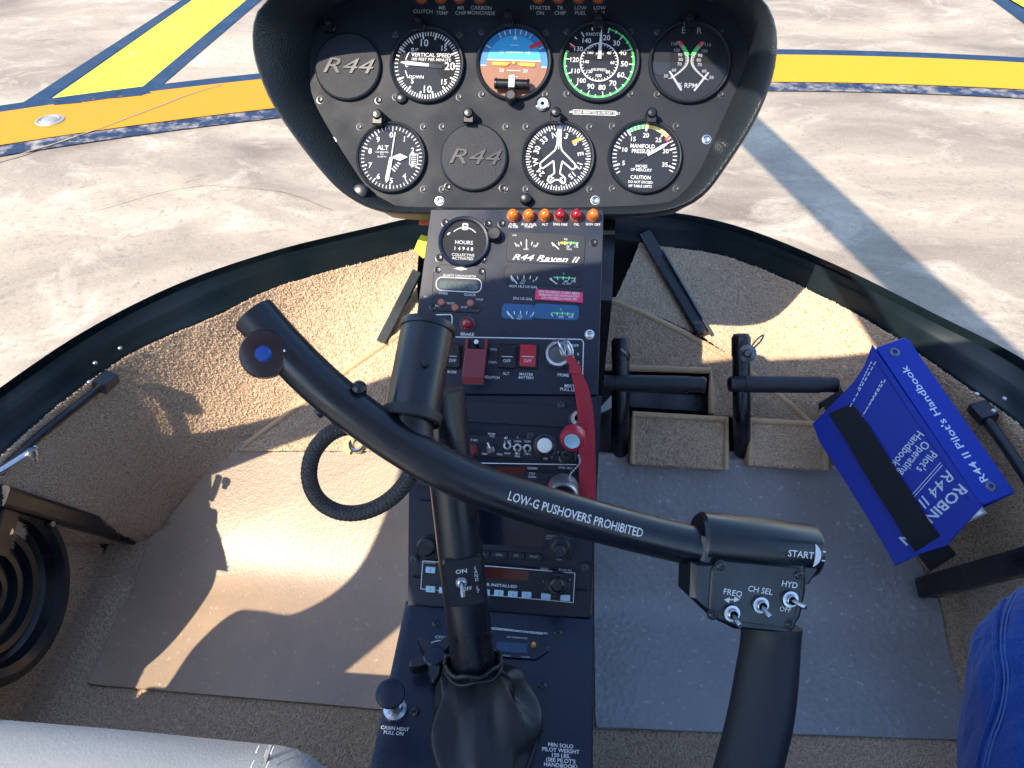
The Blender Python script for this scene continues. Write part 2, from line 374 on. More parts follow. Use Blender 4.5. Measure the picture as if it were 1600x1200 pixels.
band('diagonal_marking', (58, 172), (302, 0), (222, 148), (386, 0), 'paint_lemon', GZ + .004)
band('diagonal_border', (14, 176), (285, 0), (50, 174), (302, 0), 'paint_navy', GZ + .0045)
band('diagonal_border', (212, 146), (386, 0), (246, 140), (409, 0), 'paint_navy', GZ + .0045)
band('diagonal_border', (1600, 38), (1560, 8), (1600, 30), (1566, -3), 'paint_navy', GZ + .004, 8)
a0, a1, b0, b1 = gp(1640, 62), gp(1545, -4), gp(1680, 60), gp(1566, -4)
strip('diagonal_border', [ext(a0, a1, -.3), ext(a0, a1, 3)], [ext(b0, b1, -.3), ext(b0, b1, 3)], 'paint_navy', GZ + .0047)
a0, a1, b0, b1 = gp(1680, 60), gp(1568, -4), gp(1900, 60), gp(1700, -4)
strip('diagonal_marking', [ext(a0, a1, -.3), ext(a0, a1, 3)], [ext(b0, b1, -.3), ext(b0, b1, 3)], 'paint_lemon', GZ + .004)
# dash of black scuffs between lemon band and ring
k = MB()
for i in range(46):
    t = random.random(); p = gp(100 + 120 * t, 163 - 15 * t + random.uniform(-3, 3)); a = random.uniform(-.3, .5); L = random.uniform(.02, .07)
    k.line((p[0] - L * math.cos(a), p[1] - L * math.sin(a)), (p[0] + L * math.cos(a), p[1] + L * math.sin(a)), random.uniform(.008, .022), GZ + .0115 + i * 1e-5)
k.build('scuff_marks', 'paint_navy', ground)
# hairline cracks in the concrete
def crack(pts, wd):
    P = [V((*gp(*p), 0)) for p in pts]; C = crom(P, 10); k = MB(); q = []
    for i, p in enumerate(C): q.append((p.x + .012 * noise.noise(p * 9), p.y + .012 * noise.noise(p * 9 + V((5, 0, 0)))))
    for i in range(len(q) - 1): k.line(q[i], q[i + 1], wd * random.uniform(.6, 1.2), GZ + .0125)
    k.build('crack', 'crack', ground)
mat('crack', (.26, .2, .13), .9)
crack([(150, 330), (260, 300), (330, 292), (430, 300), (520, 330)], .004)
crack([(-60, 275), (30, 245), (110, 220), (200, 188), (300, 150), (350, 135)], .010)
# flush tie-down stud in the marking
sp = atz(78, 188, GZ + .012); st = thing('ground_stud', sp, 'round flush steel tie-down stud set in the orange ring marking', 'stud')
MB(T(sp)).lathe([(.0, .010), (.03, .010), (.040, .004), (.046, .008), (.055, 0)], 28).build('cap', 'dull_steel', st)
MB(T(sp)).lathe([(.055, 0), (.056, .005), (.066, .004), (.07, 0)], 28).build('rim', 'dull_steel', st)

# ================================================================== helicopter cabin shell
cab = thing('helicopter_cabin', (0, .4, 0), 'tan-carpeted helicopter nose with dark curved window rail round it', 'helicopter')
outer = [(-25, 657), (0, 634), (145, 533), (290, 458), (435, 407), (580, 371), (662, 354), (840, 338), (1016, 344), (1142, 368), (1287, 426), (1432, 499), (1600, 591), (1760, 745)]
inner = [(-22, 745), (0, 722), (184, 571), (338, 499), (435, 453), (560, 418), (657, 395), (840, 375), (1035, 390), (1142, 409), (1287, 470), (1383, 523), (1523, 620), (1600, 680), (1750, 850)]
OUT = [atz(*p, .35) for p in outer]; INN = [atz(*p, .31) for p in inner]
OUT = [V((-.70, .30, .275)), V((-.685, .42, .300))] + OUT; INN = [V((-.668, .30, .258)), V((-.655, .42, .272)), V((-.640, .49, .285))] + INN[1:]
OC = crom(OUT, 12); IC = crom(INN, 12)
def resample(P, n):
    d = [0]
    for a, b in zip(P[:-1], P[1:]): d.append(d[-1] + (b - a).length)
    out = []; j = 0
    for i in range(n):
        t = d[-1] * i / (n - 1)
        while j < len(P) - 2 and d[j + 1] < t: j += 1
        u = (t - d[j]) / max(d[j + 1] - d[j], 1e-9); out.append(P[j].lerp(P[j + 1], min(max(u, 0), 1)))
    return out
NB = 120; OC = resample(OC, NB); IC = resample(IC, NB)
k = MB(); prof = [(-.03, -.02), (-.02, .006), (0.0, .008), (.10, .004), (.30, .004), (.36, .010), (.44, .010), (.50, .002), (.86, 0), (.93, .006), (1.0, .004), (1.02, -.012), (.9, -.03)]
vsx = []; m = len(prof)
for a, b in zip(OC, IC):
    for t, h in prof: p = a.lerp(b, t); vsx.append((p.x, p.y, p.z + h))
k.add(vsx, [(i * m + j, (i + 1) * m + j, (i + 1) * m + j + 1, i * m + j + 1) for i in range(NB - 1) for j in range(m - 1)], None, True)
rail = k.build('window_rail', 'rail', cab, ang=50)
# rivets on the rail
rv = MB().lathe([(0, .0014), (.0018, .0011), (.0028, .0002), (.003, -.002)], 10).build('rivet', 'aluminium')
rvm = rv.data; bpy.data.objects.remove(rv)
for (px, py) in [(122, 560), (148, 566), (187, 543), (139, 596), (437, 419), (1570, 622), (1527, 615), (1553, 641)]:
    inst(rvm, 'rivet', rail, T(atz(px, py, .338)))
TOE = slope(.79, .155, 37)
def zf(y):
    t = min(max((y - .60) / .19, 0), 1); return .155 * t * t * (1.6 - .6 * t)
def atT(px, py, h=0.0): q = on(TOE, px, py, h); return TOE @ V((q[0], q[1], h))
def fl(px, py):
    z = .0
    for _ in range(14): z = .5 * z + .5 * zf(atz(px, py, z).y)
    return atz(px, py, z)
def low(px, py):
    p = fl(px, py); return p if p.y < .79 else atT(px, py)
# side carpet walls, lofted from the rail down to the floor / toe board crease
def wall(name, tops, bots, zt, flip=1):
    A = resample(crom([atz(*p, zt) for p in tops], 8), 70); B = resample(crom([low(*p) for p in bots], 8), 70); k = MB(); R = 24; vs = []
    for i in range(70):
        for j in range(R + 1):
            t = j / R; p = A[i].lerp(B[i], t)
            c = V((0, .62, p.z)); o = (p - c); o.z = 0; o.normalize()
            p = p + o * (.012 * math.sin(math.pi * t)); p += V((noise.noise(p * 30), noise.noise(p * 30 + V((9, 0, 0))), noise.noise(p * 30 + V((0, 9, 0))))) * .0015
            vs.append(p)
    W = R + 1; k.add(vs, [((i * W + j), (i * W + j + 1), ((i + 1) * W + j + 1), ((i + 1) * W + j))[::flip] for i in range(69) for j in range(R)], None, True)
    o = k.build(name, 'carpet', cab, ang=80); pile(o, k); return o
wall('side_carpet', [(-120, 880), (0, 715), (184, 565), (338, 493), (435, 447), (560, 412), (655, 388)],
     [(150, 850), (235, 838), (290, 775), (390, 690), (480, 625), (560, 566), (655, 500)], .318)
wall('side_carpet', [(1000, 380), (1142, 403), (1287, 464), (1383, 517), (1523, 614), (1600, 672), (1740, 840)],
     [(960, 470), (1060, 508), (1150, 562), (1310, 703), (1380, 790), (1462, 905), (1560, 930)], .318)
# floor sheet with its forward ramp
k = MB(); nx, ny = 60, 70; vs = []
for j in range(ny + 1):
    for i in range(nx + 1):
        x = -.66 + 1.32 * i / nx; y = -.2 + .995 * j / ny; vs.append((x, y, zf(y)))
k.add(vs, [(j * (nx + 1) + i, j * (nx + 1) + i + 1, (j + 1) * (nx + 1) + i + 1, (j + 1) * (nx + 1) + i) for j in range(ny) for i in range(nx)], None, True)
floor_ = k.build('floor', 'carpet', cab)
k = MB(); k.rect(-.61, .33, -.098, .49, .0); k.rect(-.61, .49, -.50, .68, .0); k.rect(.11, .33, .62, .49, .0); k.rect(.47, .49, .62, .70, .0); pile(floor_, k)
# toe boards: carpeted plates on one sloping plane
def toe(pts, z0=-.02, z1=.006, bind=None, name='toe_board'):
    k = MB(TOE); k.prism([on(TOE, *p) for p in pts], z0, z1); o = k.build(name, 'carpet', cab); k = MB(TOE); k.poly([on(TOE, *p) for p in pts], z1); pile(o, k)
    if bind:
        b = MB(TOE); B = [on(TOE, *p, z1) for p in bind]; b.tube([(p[0], p[1], z1 - .001) for p in B], .0048, 10); b.build('binding', 'binding', o)
    return o
toe([(370, 705), (650, 705), (668, 640), (668, 490), (650, 505), (560, 566), (480, 625), (390, 690)], bind=[(384, 694), (480, 625), (560, 566), (650, 505)])
toe([(941, 573), (938, 470), (960, 466), (990, 480), (1060, 512), (1150, 562), (1160, 575), (1112, 579)], bind=[(942, 572), (940, 474), (962, 472), (1000, 487), (1060, 516), (1152, 566)])
toe([(1112, 579), (1160, 570), (1240, 632), (1310, 705), (1300, 730), (1175, 730), (1175, 650), (1112, 650)], z1=.0055, bind=[(1152, 566), (1238, 634), (1312, 708)])
k = MB(TOE); B = [on(TOE, *p, .006) for p in [(942, 574), (1030, 576), (1110, 579), (1112, 612), (1112, 646)]]
k.tube([(p[0], p[1], .006) for p in B], .0055, 10); k.build('binding', 'binding', cab)
def block(p0, p1, h):
    a = on(TOE, *p0, h); b = on(TOE, *p1, h); k = MB(TOE)
    k.prism(rrect(a[0], b[1], b[0], a[1], .006), -.02, h, .004); o = k.build('toe_board', 'carpet', cab); k = MB(TOE); k.rect(a[0] + .004, b[1], b[0] - .004, a[1] - .004, h); pile(o, k)
    q = MB(TOE); q.tube([(a[0] + .002, b[1], h), (a[0] + .002, a[1] - .003, h), (b[0] - .002, a[1] - .003, h), (b[0] - .002, b[1], h)], .0055, 10); q.build('binding', 'binding', o)
block((988, 644), (1136, 735), .032); block((1170, 654), (1292, 735), .030)
# dark pedal recess behind the toe boards
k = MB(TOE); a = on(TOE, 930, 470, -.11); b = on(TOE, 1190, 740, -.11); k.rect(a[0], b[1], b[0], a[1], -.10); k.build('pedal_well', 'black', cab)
k = MB(TOE); a = on(TOE, 985, 612, -.05); b = on(TOE, 1106, 643, -.05); k.box(a[0], b[1], -.055, b[0], a[1], -.05)
for i in range(3):
    for j in range(2):
        p = on(TOE, 1088 + 9 * i, 620 + 12 * j, -.05); k.lathe([(0, .0012), (.0022, .0006), (.0024, 0)], 8, T((p[0], p[1], -.05)))
k.build('well_plate', 'console', cab)
k = MB(TOE); k.prism([on(TOE, *p, -.04) for p in [(930, 646), (962, 610), (962, 634), (930, 650)]], -.045, -.04); k.build('well_sun_plate', 'white_alu', cab)  # sunlit patch of a white structure, its light put into shape and colour
# braces from the rail down to the toe boards
def bar(name, p, q, wd, th, m, par, up=(0, 0, 1)):
    p, q = V(p), V(q); F = along(p, q - p, up); k = MB(F); k.prism(rrect(-wd / 2, -th / 2, wd / 2, th / 2, min(wd, th) * .2, 2), 0, (q - p).length); return k.build(name, m, par)
bar('brace', atz(1008, 366, .335), atT(1098, 520, .012), .020, .012, 'black', cab, CF)
bar('brace', atz(1036, 392, .335), atT(1108, 518, .018), .003, .010, 'dark_steel', cab, CF)
bar('brace', atz(652, 425, .32), atT(596, 535, .01), .016, .010, 'rail', cab, CF)
# upright door-frame strips with the door linings behind them
bar('door_strip', atx(255, 853, -.600), atx(-4, 774, -.610), .026, .026, 'black', cab)
bar('door_strip', atx(1448, 918, .585), atx(1660, 862, .60), .03, .03, 'black', cab)
for sgn in (-1, 1):
    k = MB(); x = .635 * sgn; F = []
    n = 24; vs = []
    for i in range(n + 1):
        for j in range(11):
            y = .70 - .95 * i / n; z = -.03 + .315 * j / 10; vs.append((x + sgn * .02 * (j / 10), y, z))
    k.add(vs, [((i * 11 + j), (i * 11 + j + 1), ((i + 1) * 11 + j + 1), ((i + 1) * 11 + j))[::sgn] for i in range(n) for j in range(10)], None, True)
    d = k.build('door_lining', 'carpet', cab); pile(d, k, 110000)
    k = MB(); k.box(min(x + sgn * .03, x + sgn * .07), -.28, .27, max(x + sgn * .03, x + sgn * .07), .56, .295); k.build('door_sill', 'rail', cab)
    k = MB(); k.box(min(x + sgn * .03, x + sgn * .07), -.28, -.05, max(x + sgn * .03, x + sgn * .07), .56, .27); k.build('door_skin', 'skin_white', cab)
    # posts: windshield side post and rear door post shaped to shade the floor, roof rail
    A = V((x + sgn * .035, .61, .27)); B = V((x * .89, .24, 1.20))
    bar('side_post', A, B, .045, .045, 'rail', cab); 
    edge = [(.27, .20), (.36, .20), (.40, .17), (.43, .215), (.50, .225), (.58, .17), (.66, .12), (.78, .10), (.90, .12), (1.05, .16), (1.19, .16)]  # unseen post, wavy front edge shaped to cut the sun patch on the floor
    pf = frame((0, 0, 0), (0, 1, 0), (0, 0, 1)); E_ = [(p.y, p.x) for p in crom([(z_, y_, 0) for z_, y_ in edge], 5)]
    k = MB(pf); k.prism(E_ + ([(-.05, 1.19), (-.05, .27)] if sgn < 0 else [(.05, 1.19), (.05, .27)]), *sorted((x * 1.04, x * 1.075))); k.build('side_post', 'headliner_fill', cab)
    k = MB(); k.add([(x + sgn * .05, -.24, .295), (x + sgn * .05, .56, .295), (x * .89, .25, 1.19), (x * .89, -.24, 1.19)], [(0, 1, 2, 3)]); k.build('door_window', 'acrylic', cab)
    k = MB(); k.add([(x + sgn * .035, -1.15, .36), (x + sgn * .035, -.06, .36), (x * .89, -.06, 1.19), (x * .89, -1.1, 1.19)], [(0, 1, 2, 3)]); k.build('rear_window', 'acrylic', cab)
    k = MB(); k.box(min(x, x + sgn * .07), -1.3, -.05, max(x, x + sgn * .07), -.285, .33); k.build('rear_door', 'headliner_fill', cab)
# roof with rounded front edge
k = MB(); vs = []; n = 24
for j, (y, dz) in enumerate([(-1.3, 0), (-.6, .02), (-.1, .02), (.06, .005), (.19, -.02), (.255, -.05)]):
    for i in range(n + 1):
        u = -1 + 2 * i / n; yy = y - (.10 * u * u if j > 2 else 0); vs.append((u * .60, yy, 1.26 + dz - .07 * abs(u) ** 4))
k.add(vs, [(j * (n + 1) + i, j * (n + 1) + i + 1, (j + 1) * (n + 1) + i + 1, (j + 1) * (n + 1) + i) for j in range(5) for i in range(n)], None, True)
k.build('roof', 'headliner_fill', cab)
k = MB(); k.box(-.62, -1.33, -.05, .62, -1.3, 1.25); k.build('rear_bulkhead', 'headliner_fill', cab)
# windshield: two acrylic panes between rail and roof edge, centre post
def wpt(i, t):
    a = OC[i] + V((0, 0, .012)); u = -1 + 2 * i / (NB - 1); top = V((u * .60, .255 - .10 * u * u, 1.21 - .07 * abs(u) ** 4))
    p = a.lerp(top, t); c = V((0, .4, .8)); o = p - c; o.z *= .4; o.normalize(); return p + o * ((.15 + .17 * max(0, 1 - abs(u) * 1.3)) * math.sin(math.pi * t))
for i0, i1 in ((4, NB // 2), (NB // 2, NB - 5)):
    k = MB(); vs = [wpt(i, j / 16) for i in range(i0, i1 + 1) for j in range(17)]
    k.add(vs, [(i * 17 + j, i * 17 + j + 1, (i + 1) * 17 + j + 1, (i + 1) * 17 + j) for i in range(i1 - i0) for j in range(16)], None, True); k.build('windshield', 'acrylic', cab)
k = MB(); k.tube([wpt(NB // 2, j / 16) for j in range(17)], .016, 10); k.build('centre_post', 'rail', cab)
# outer nose skin and belly
k = MB(); vs = []
for i in range(NB):
    for j in range(9):
        t = j / 8; p = OC[i].copy(); c = V((0, .3, 0)); q = c + (p - c) * (1.05 - .10 * t * t); vs.append((q.x, q.y, .345 - .55 * t))
k.add(vs, [(i * 9 + j, (i + 1) * 9 + j, (i + 1) * 9 + j + 1, i * 9 + j + 1) for i in range(NB - 1) for j in range(8)], None, True)
k.build('nose_skin', 'rail', cab)
k = MB(); k.box(-.5, -1.3, -.2, .5, .85, -.19); k.build('belly', 'skin_white', cab)
# gas strut and steel clevis on the left rail, strut on the right rail
def near(px, py, z, d): p = atz(px, py, z); return p + (CAM - p).normalized() * d
def strut(name, pts, r, m): return MB().tube(pts, r, 12).build(name, m, cab)
strut('strut', [near(168, 596, .305, .012), near(60, 682, .303, .012), near(0, 738, .30, .012)], .0055, 'black')
bar('strut_bracket', near(175, 588, .305, .018), near(155, 606, .305, .02), .022, .016, 'black', cab, CF)
strut('clevis', [near(-4, 738, .30, .02), near(20, 724, .30, .02), near(58, 700, .30, .02)], .0050, 'steel')
k = MB(along(near(50, 704, .30, .035), V((0, -.3, -1)))); k.lathe([(0, -.002), (.006, -.002), (.006, .006), (.004, .008), (.004, .014), (0, .014)], 12); k.build('clevis_bolt', 'steel', cab)
strut('strut', [near(1532, 642, .30, .025), near(1575, 702, .295, .03), near(1640, 800, .285, .035)], .0068, 'black')
bar('strut_bracket', near(1526, 634, .302, .024), near(1546, 656, .30, .026), .024, .016, 'black', cab, CF)

# ================================================================== left door vent (round, black, concentric rings)
vc = atx(-14, 925, -.622); vent = thing('air_vent', vc, 'large round black vent with concentric rings on the carpeted door', 'vent')
VF = along(vc, V((1, .05, .15)))
k = MB(VF); k.lathe([(.086, .004), (.090, .016), (.099, .022), (.110, .020), (.113, .008), (.113, -.02)], 56); k.build('outer_ring', 'black', vent)
k = MB(VF); k.lathe([(0, -.012), (.02, -.012), (.022, -.004), (.030, -.004), (.032, -.012), (.044, -.012), (.046, -.003), (.054, -.003), (.056, -.01), (.066, -.01), (.068, 0), (.076, .002), (.079, -.008), (.088, .003)], 56); k.build('louvre', 'rail', vent)
bar('arm', vc + VF.to_3x3() @ V((.02, .045, .026)), vc + VF.to_3x3() @ V((.085, .075, .028)), .03, .008, 'black', vent, (1, 0, 0))
for dx, dy in ((.05, .05), (.088, .062), (-.02, .105), (.1, .0)):
    k = MB(VF @ T((dx, dy, .022))); k.lathe([(0, .008), (.004, .008), (.005, .006), (.005, 0)], 10); k.build('bolt', 'dark_steel' if dx > .06 else 'steel', vent)

# ================================================================== floor mats
def mat_sheet(name, outline, label, mt, h=.006):
    """clear ribbed mat: rows of left/right pixel pairs laid on the floor profile"""
    rows = []
    for (l, r) in outline: rows.append((fl(*l), fl(*r)))
    L = crom([a for a, b in rows], 8); R = crom([b for a, b in rows], 8); n = 34; k = MB(); vs = []
    for a, b in zip(L, R):
        for i in range(n + 1):
            p = a.lerp(b, i / n); e = min(i, n - i) / n; vs.append((p.x, p.y, zf(p.y) + h + .0025 * noise.noise(V((p.x * 9, p.y * 9, 1))) + .006 * max(0, .06 - e) * abs(noise.noise(V((p.y * 14, p.x, 3)))) * 20))
    W = n + 1; m = len(L)
    k.add(vs, [(i * W + j, i * W + j + 1, (i + 1) * W + j + 1, (i + 1) * W + j) for i in range(m - 1) for j in range(n)], None, True)
    b = len(vs); edge = [i * W for i in range(m)] + [(m - 1) * W + j for j in range(1, n + 1)] + [i * W + n for i in range(m - 2, -1, -1)] + [j for j in range(n - 1, 0, -1)]
    base = [(vs[e][0], vs[e][1], vs[e][2] - h + .001) for e in edge]; k.v += [V(p) for p in base]
    for i in range(len(edge)):
        j = (i + 1) % len(edge); k.f.append([edge[i], b + i, b + j, edge[j]]); k.m.append(0); k.sm.append(False)
    return tag(k.build(name, mt, None, ang=60), label, 'floor mat')
mat_sheet('floor_mat', [((398, 686), (652, 694)), ((340, 700), (652, 720)), ((318, 740), (648, 760)), ((268, 815), (644, 840)), ((232, 858), (640, 900)), ((190, 960), (634, 985)), ((150, 1050), (625, 1080)), ((140, 1072), (610, 1112))],
          'smooth tan vinyl floor mat crossed by a patch of sun, left of the console', 'mat_vinyl')
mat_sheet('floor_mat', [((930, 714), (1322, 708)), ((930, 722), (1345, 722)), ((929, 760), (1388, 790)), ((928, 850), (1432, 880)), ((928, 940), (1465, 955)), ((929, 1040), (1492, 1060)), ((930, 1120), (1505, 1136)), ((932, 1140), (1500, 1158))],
          'pebbled vinyl floor mat with shade greyed into its colour, below the foot pedals', 'mat_pebbled_shade')

# ================================================================== foot pedals
def pedal(name, top, foot, l, r, d, label, pin):
    base = atT(*foot, 0); t = thing(name, (base.x, base.y, 0.02), label, 'pedal', 'foot pedals')
    k = MB(); tp_ = lambda px, py, dh=0.0: atT(px, py, .045 + (730 - py) * .0003 + dh)
    k.tube(crom([atT(foot[0], foot[1] + 60, -.07), atT(*foot, -.025), tp_((top[0] + foot[0]) / 2, (top[1] + foot[1]) / 2 + 25), tp_(*top)], 6), .0122, 16); k.build('lever', 'black', t)
    a, b = tp_(*l, .014), tp_(*r, .014); k = MB(); k.tube([a, a.lerp(b, .12), a.lerp(b, .125), a.lerp(b, .86), a.lerp(b, .865), b], [.0108, .0108, .0118, .0118, .0108, .0108], 20); k.build('foot_bar', 'rubber', t)
    for q, s in ((a, -1), (b, 1)):
        k = MB(along(q, (b - a) * s)); k.lathe([(.0112, -.002), (.0112, .002), (.009, .004), (0, .004)], 18); k.build('end_cap', 'black', t)
    n = tp_(top[0], top[1] + 4); k = MB(along(n, tp_(*top) - tp_(top[0], top[1] + 60))); k.lathe([(.0125, -.022), (.0132, -.02), (.0132, .004), (.010, .009), (0, .009)], 16); k.build('clamp', 'black', t)
    if pin:
        q = tp_(top[0] + 10, top[1] + 24, .012); k = MB(along(q, CAM - q)); k.lathe([(0, .012), (.004, .012), (.006, .008), (.012, .006), (.012, 0), (0, 0)], 14); k.build('pin', 'dark_steel', t)
        k = MB(); k.tube(crom([q, q + V((.012, 0, .02)), q + V((.016, .004, .03)), q + V((.008, .004, .02)), q], 5), .0012, 6); k.build('clip', 'steel', t)
    else:
        q = tp_(top[0] + 5, top[1] + 20, .012); k = MB(); k.tube(crom([q + V((-.006, 0, .01)), q + V((.004, 0, -.002)), q + V((.008, 0, -.02))], 5), .0022, 6); k.build('clip', 'dark_steel', t)
pedal('foot_pedal', (970, 534), (968, 720), (942, 598), (1098, 601), 1.17, 'black tubular foot pedal over the dark recess beside the console', False)
pedal('foot_pedal', (1158, 528), (1160, 722), (1143, 600), (1304, 601), 1.17, 'black tubular foot pedal with steel clip pin in front of tan carpet', True)
# capped pedal socket of the left side
q = fl(560, 703) + V((0, 0, .012)); t = thing('pedal_socket', q, 'cream strip and steel socket where the left pedals were removed', 'socket')
k = MB(along(q, V((0, -.5, .8)))); k.lathe([(.008, -.004), (.008, .006), (.011, .008), (.013, .006), (.013, -.02)], 18); k.build('socket', 'steel', t)
bar('strip', fl(543, 714) + V((0, 0, .010)), atT(549, 682, .012), .012, .006, 'cream_plastic', t, CF)

# ================================================================== centre console
CON = slope(.42, .31, 42)
con = thing('centre_console', (0, .5, 0), 'dark navy centre console of radios, switches and small gauges', 'console')
def cp(px, py, h=0.0): return on(CON, px, py, h)
def cb(pts, h=0.0): return [cp(*p, h) for p in pts]
Z3 = lambda x, y: (620 + x * .26667, 310 + y * .26667)
Z4 = lambda x, y: (560 + x * .31674, 600 + y * .31674)
Z5 = lambda x, y: (540 + x * .275, 940 + y * .275)
KC = .00068   # metres per photo pixel on the console
# carcass
k = MB(CON); k.prism([(-.092, 0), (.092, 0), (.092, .225), (-.098, .225)], -.10, -.004); k.prism([(-.098, .215), (.086, .215), (.082, .405), (-.097, .405)], -.16, -.0055); k.build('carcass', 'console', con)
k = MB(); k.box(-.09, .44, -.01, .088, .72, .33); k.box(-.085, .70, .02, .10, 1.06, .50)
k.prism([(.70, .50), (1.06, .50), (1.02, .53), (.78, .55)], -.085, .10, 0, frame((0, 0, 0), (0, 1, 0), (0, 0, 1))); k.build('pedestal', 'black', con)
# upper plate
TL, TR, BL, BR = cp(674, 329), cp(943, 329), cp(636, 615), cp(934, 618)
k = MB(CON); k.prism([BL, BR, TR, TL], -.006, .004, .0008); k.build('upper_plate', 'console', con)
# radio stack plates
def plate(name, p0, p1, h0, h1, m, ch=.001, r=.002):
    a, b = cp(*p0, h1), cp(*p1, h1); k = MB(CON); k.prism(rrect(a[0], b[1], b[0], a[1], r, 2), h0, h1, ch); return k.build(name, m, con)
k = MB(CON); k.prism([cp(637, 965), cp(922, 965), cp(932, 619), cp(640, 617)], -.004, 0.0, .0006); k.build('radio_frame', 'console', con)
blank = plate('blank_panel', (655, 622), (918, 670), 0, .004, 'radio')
audio = plate('audio_panel', (655, 674), (900, 722), 0, .006, 'radio')
comm = plate('comm_radio', (655, 726), (905, 776), 0, .006, 'radio')
gps = plate('navigator', (652, 782), (894, 874), 0, .006, 'radio')
xpd = plate('transponder', (658, 876), (897, 943), 0, .007, 'radio')
# screws, one shared mesh
def screw_mesh(r, m):
    k = MB(); k.lathe([(r * .30, .0006), (r * .32, .0016), (r * .7, .0018), (r, .0010), (r * 1.02, 0)], 14); k.disc(r * .31, .0006, 10)
    k.lathe([(r * 1.02, .0004), (r * 1.3, .0003), (r * 1.35, -.0005)], 14)
    o = k.build('screw', m); me = o.data; bpy.data.objects.remove(o); return me
mat('screw_steel', (.055, .06, .07), .45, metal=.7); SCR = screw_mesh(.0031, 'screw_steel'); SCS = screw_mesh(.0040, 'steel'); SCB = screw_mesh(.0036, 'black')
def screw(par, F, px, py, h, me): a = on(F, px, py, h); inst(me, 'screw', par, F @ T((a[0], a[1], h)) @ RZ(random.uniform(0, 3)))
for z in [(285, 145), (535, 150), (615, 150), (250, 350), (505, 360), (243, 422), (497, 432), (213, 640), (465, 655), (1153, 260)]: screw(con, CON, *Z3(*z), .004, SCB)
screw(con, CON, *Z3(1130, 798), .004, SCS)
for z in [(1000, 105), (850, 258), (273, 865), (1118, 905), (515, 252)]: screw(con, CON, *Z4(*z), .0065, SCR)
W = 0.0046  # print height on the upper plate
pr = MB(CON)
def ctext(s, px, py, cap_px, h=W, mi=0, **kw):
    p = cp(px, py, h); pr.mi = mi; pr.text(s, p[0], p[1], cap_px * KC * 1.18, h, **kw)
def cline(a, b, wpx, h=W, mi=0): pr.mi = mi; pr.line(cp(*a, h), cp(*b, h), wpx * KC, h)
def cpl(pts, wpx, h=W, mi=0): pr.mi = mi; pr.pline([cp(*p, h) for p in pts], wpx * KC, h)
# six annunciator domes
for i, (x, c, lab) in enumerate([(682, 'amber', ('FUEL', 'FILTER')), (775, 'amber', ('AUX FUEL', 'PUMP')), (868, 'amber', ('ALT',)), (958, 'ruby', ('ENG FIRE',)), (1053, 'ruby', ('OIL',)), (1150, 'amber', ('GOV OFF',))]):
    px, py = Z3(x, 98); a = cp(px, py + 2, .004); F = CON @ T((a[0], a[1], .004))
    b = MB(F); b.lathe([(.0052, .002), (.0068, .0025), (.0072, .0012), (.0074, 0)], 20); bo = b.build('warning_light', 'lens_base', con)
    d = MB(F); d.lathe([(.0058, .0022), (.0057, .0075), (.0048, .0108), (.003, .0126), (.0012, .0132), (0, .0133)], 20); d.build('lens', c, bo)
    for j, s in enumerate(lab): ctext(s, px, Z3(0, 152 + 14 * j)[1], 3.2)
# hour meter
hx, hy = cp(*Z3(395, 258), .004); F = CON @ T((hx, hy, .004)); R = .0272
b = MB(F); b.lathe([(R * .84, .002), (R * .88, .0055), (R * .96, .0062), (R * 1.0, .005), (R * 1.01, 0)], 40); hm = b.build('hour_meter', 'console', con)
b = MB(F); b.disc(R * .86, .0018, 36); b.build('dial', 'dial', hm)
b = MB(F); b.arc(R * .56, R * .59, -48, 48, .0022); b.text('HOURS', 0, -.02 * R, R * .15, .0022); b.text('1 4 9 4 8', 0, -.27 * R, R * .15, .0022)
b.text('COLLECTIVE', 0, -.52 * R, R * .11, .0022); b.text('ACTIVATED', 0, -.66 * R, R * .11, .0022); b.pline([(-.09 * R, .5 * R), (.09 * R, .5 * R), (.09 * R, .72 * R), (-.09 * R, .72 * R)], R * .05, .0022, True); b.disc(R * .03, .0023, 8, T((0, .61 * R, 0)))
b.pline([(-.66 * R, .25 * R), (-.6 * R, .34 * R), (-.58 * R, .3 * R)], R * .05, .0022); b.build('dial_markings', 'white_print', hm)
b = MB(F); b.disc(R * .87, .0035, 36); b.build('glass', 'dial_glass', hm)
b = MB(CON); a = cp(*Z3(575, 222), .004); b.lathe([(0, .012), (.006, .012), (.0075, .009), (.0075, 0)], 20, T((a[0], a[1], .004))); b.build('button', 'black', con)
# chronometer
a, c = cp(*Z3(236, 462), .004), cp(*Z3(494, 554), .004); b = MB(CON); b.prism(rrect(a[0] - .004, c[1] - .022, c[0] + .004, a[1] + .014, .01), .004, .0052, .0008); ch = b.build('chronometer', 'console', con)
b = MB(CON); b.prism(rrect(a[0] + .003, c[1] + .002, c[0] - .003, a[1] - .004, .004), .0052, .0058); b.build('display', 'lcd', ch)
b = MB(CON); b.pline(rrect(a[0], c[1], c[0], a[1], .006), .0009, .0060, True); mx = (a[0] + c[0]) / 2
b.text('QUARTZ CHRONOMETER', mx, a[1] + .0025, .0021, .0056); b.text('TIMER', mx - .016, c[1] - .0028, .0026, .0056); b.text('CLOCK', mx + .0125, c[1] - .0028, .0026, .0056)
for s, x, y in (('SET', -.034, -.0075), ('RST', -.021, -.0165), ('MODE', -.0075, -.013), ('ST/SP', .007, -.0165), ('ST/UP', .023, -.0075)): b.text(s, mx + x, c[1] + y, .0021, .0056)
b.poly([(mx - .007, a[1] + .010), (mx + .001, a[1] + .012), (mx + .008, a[1] + .010), (mx + .001, a[1] + .0082)], .0056); b.build('print', 'white_print', ch)
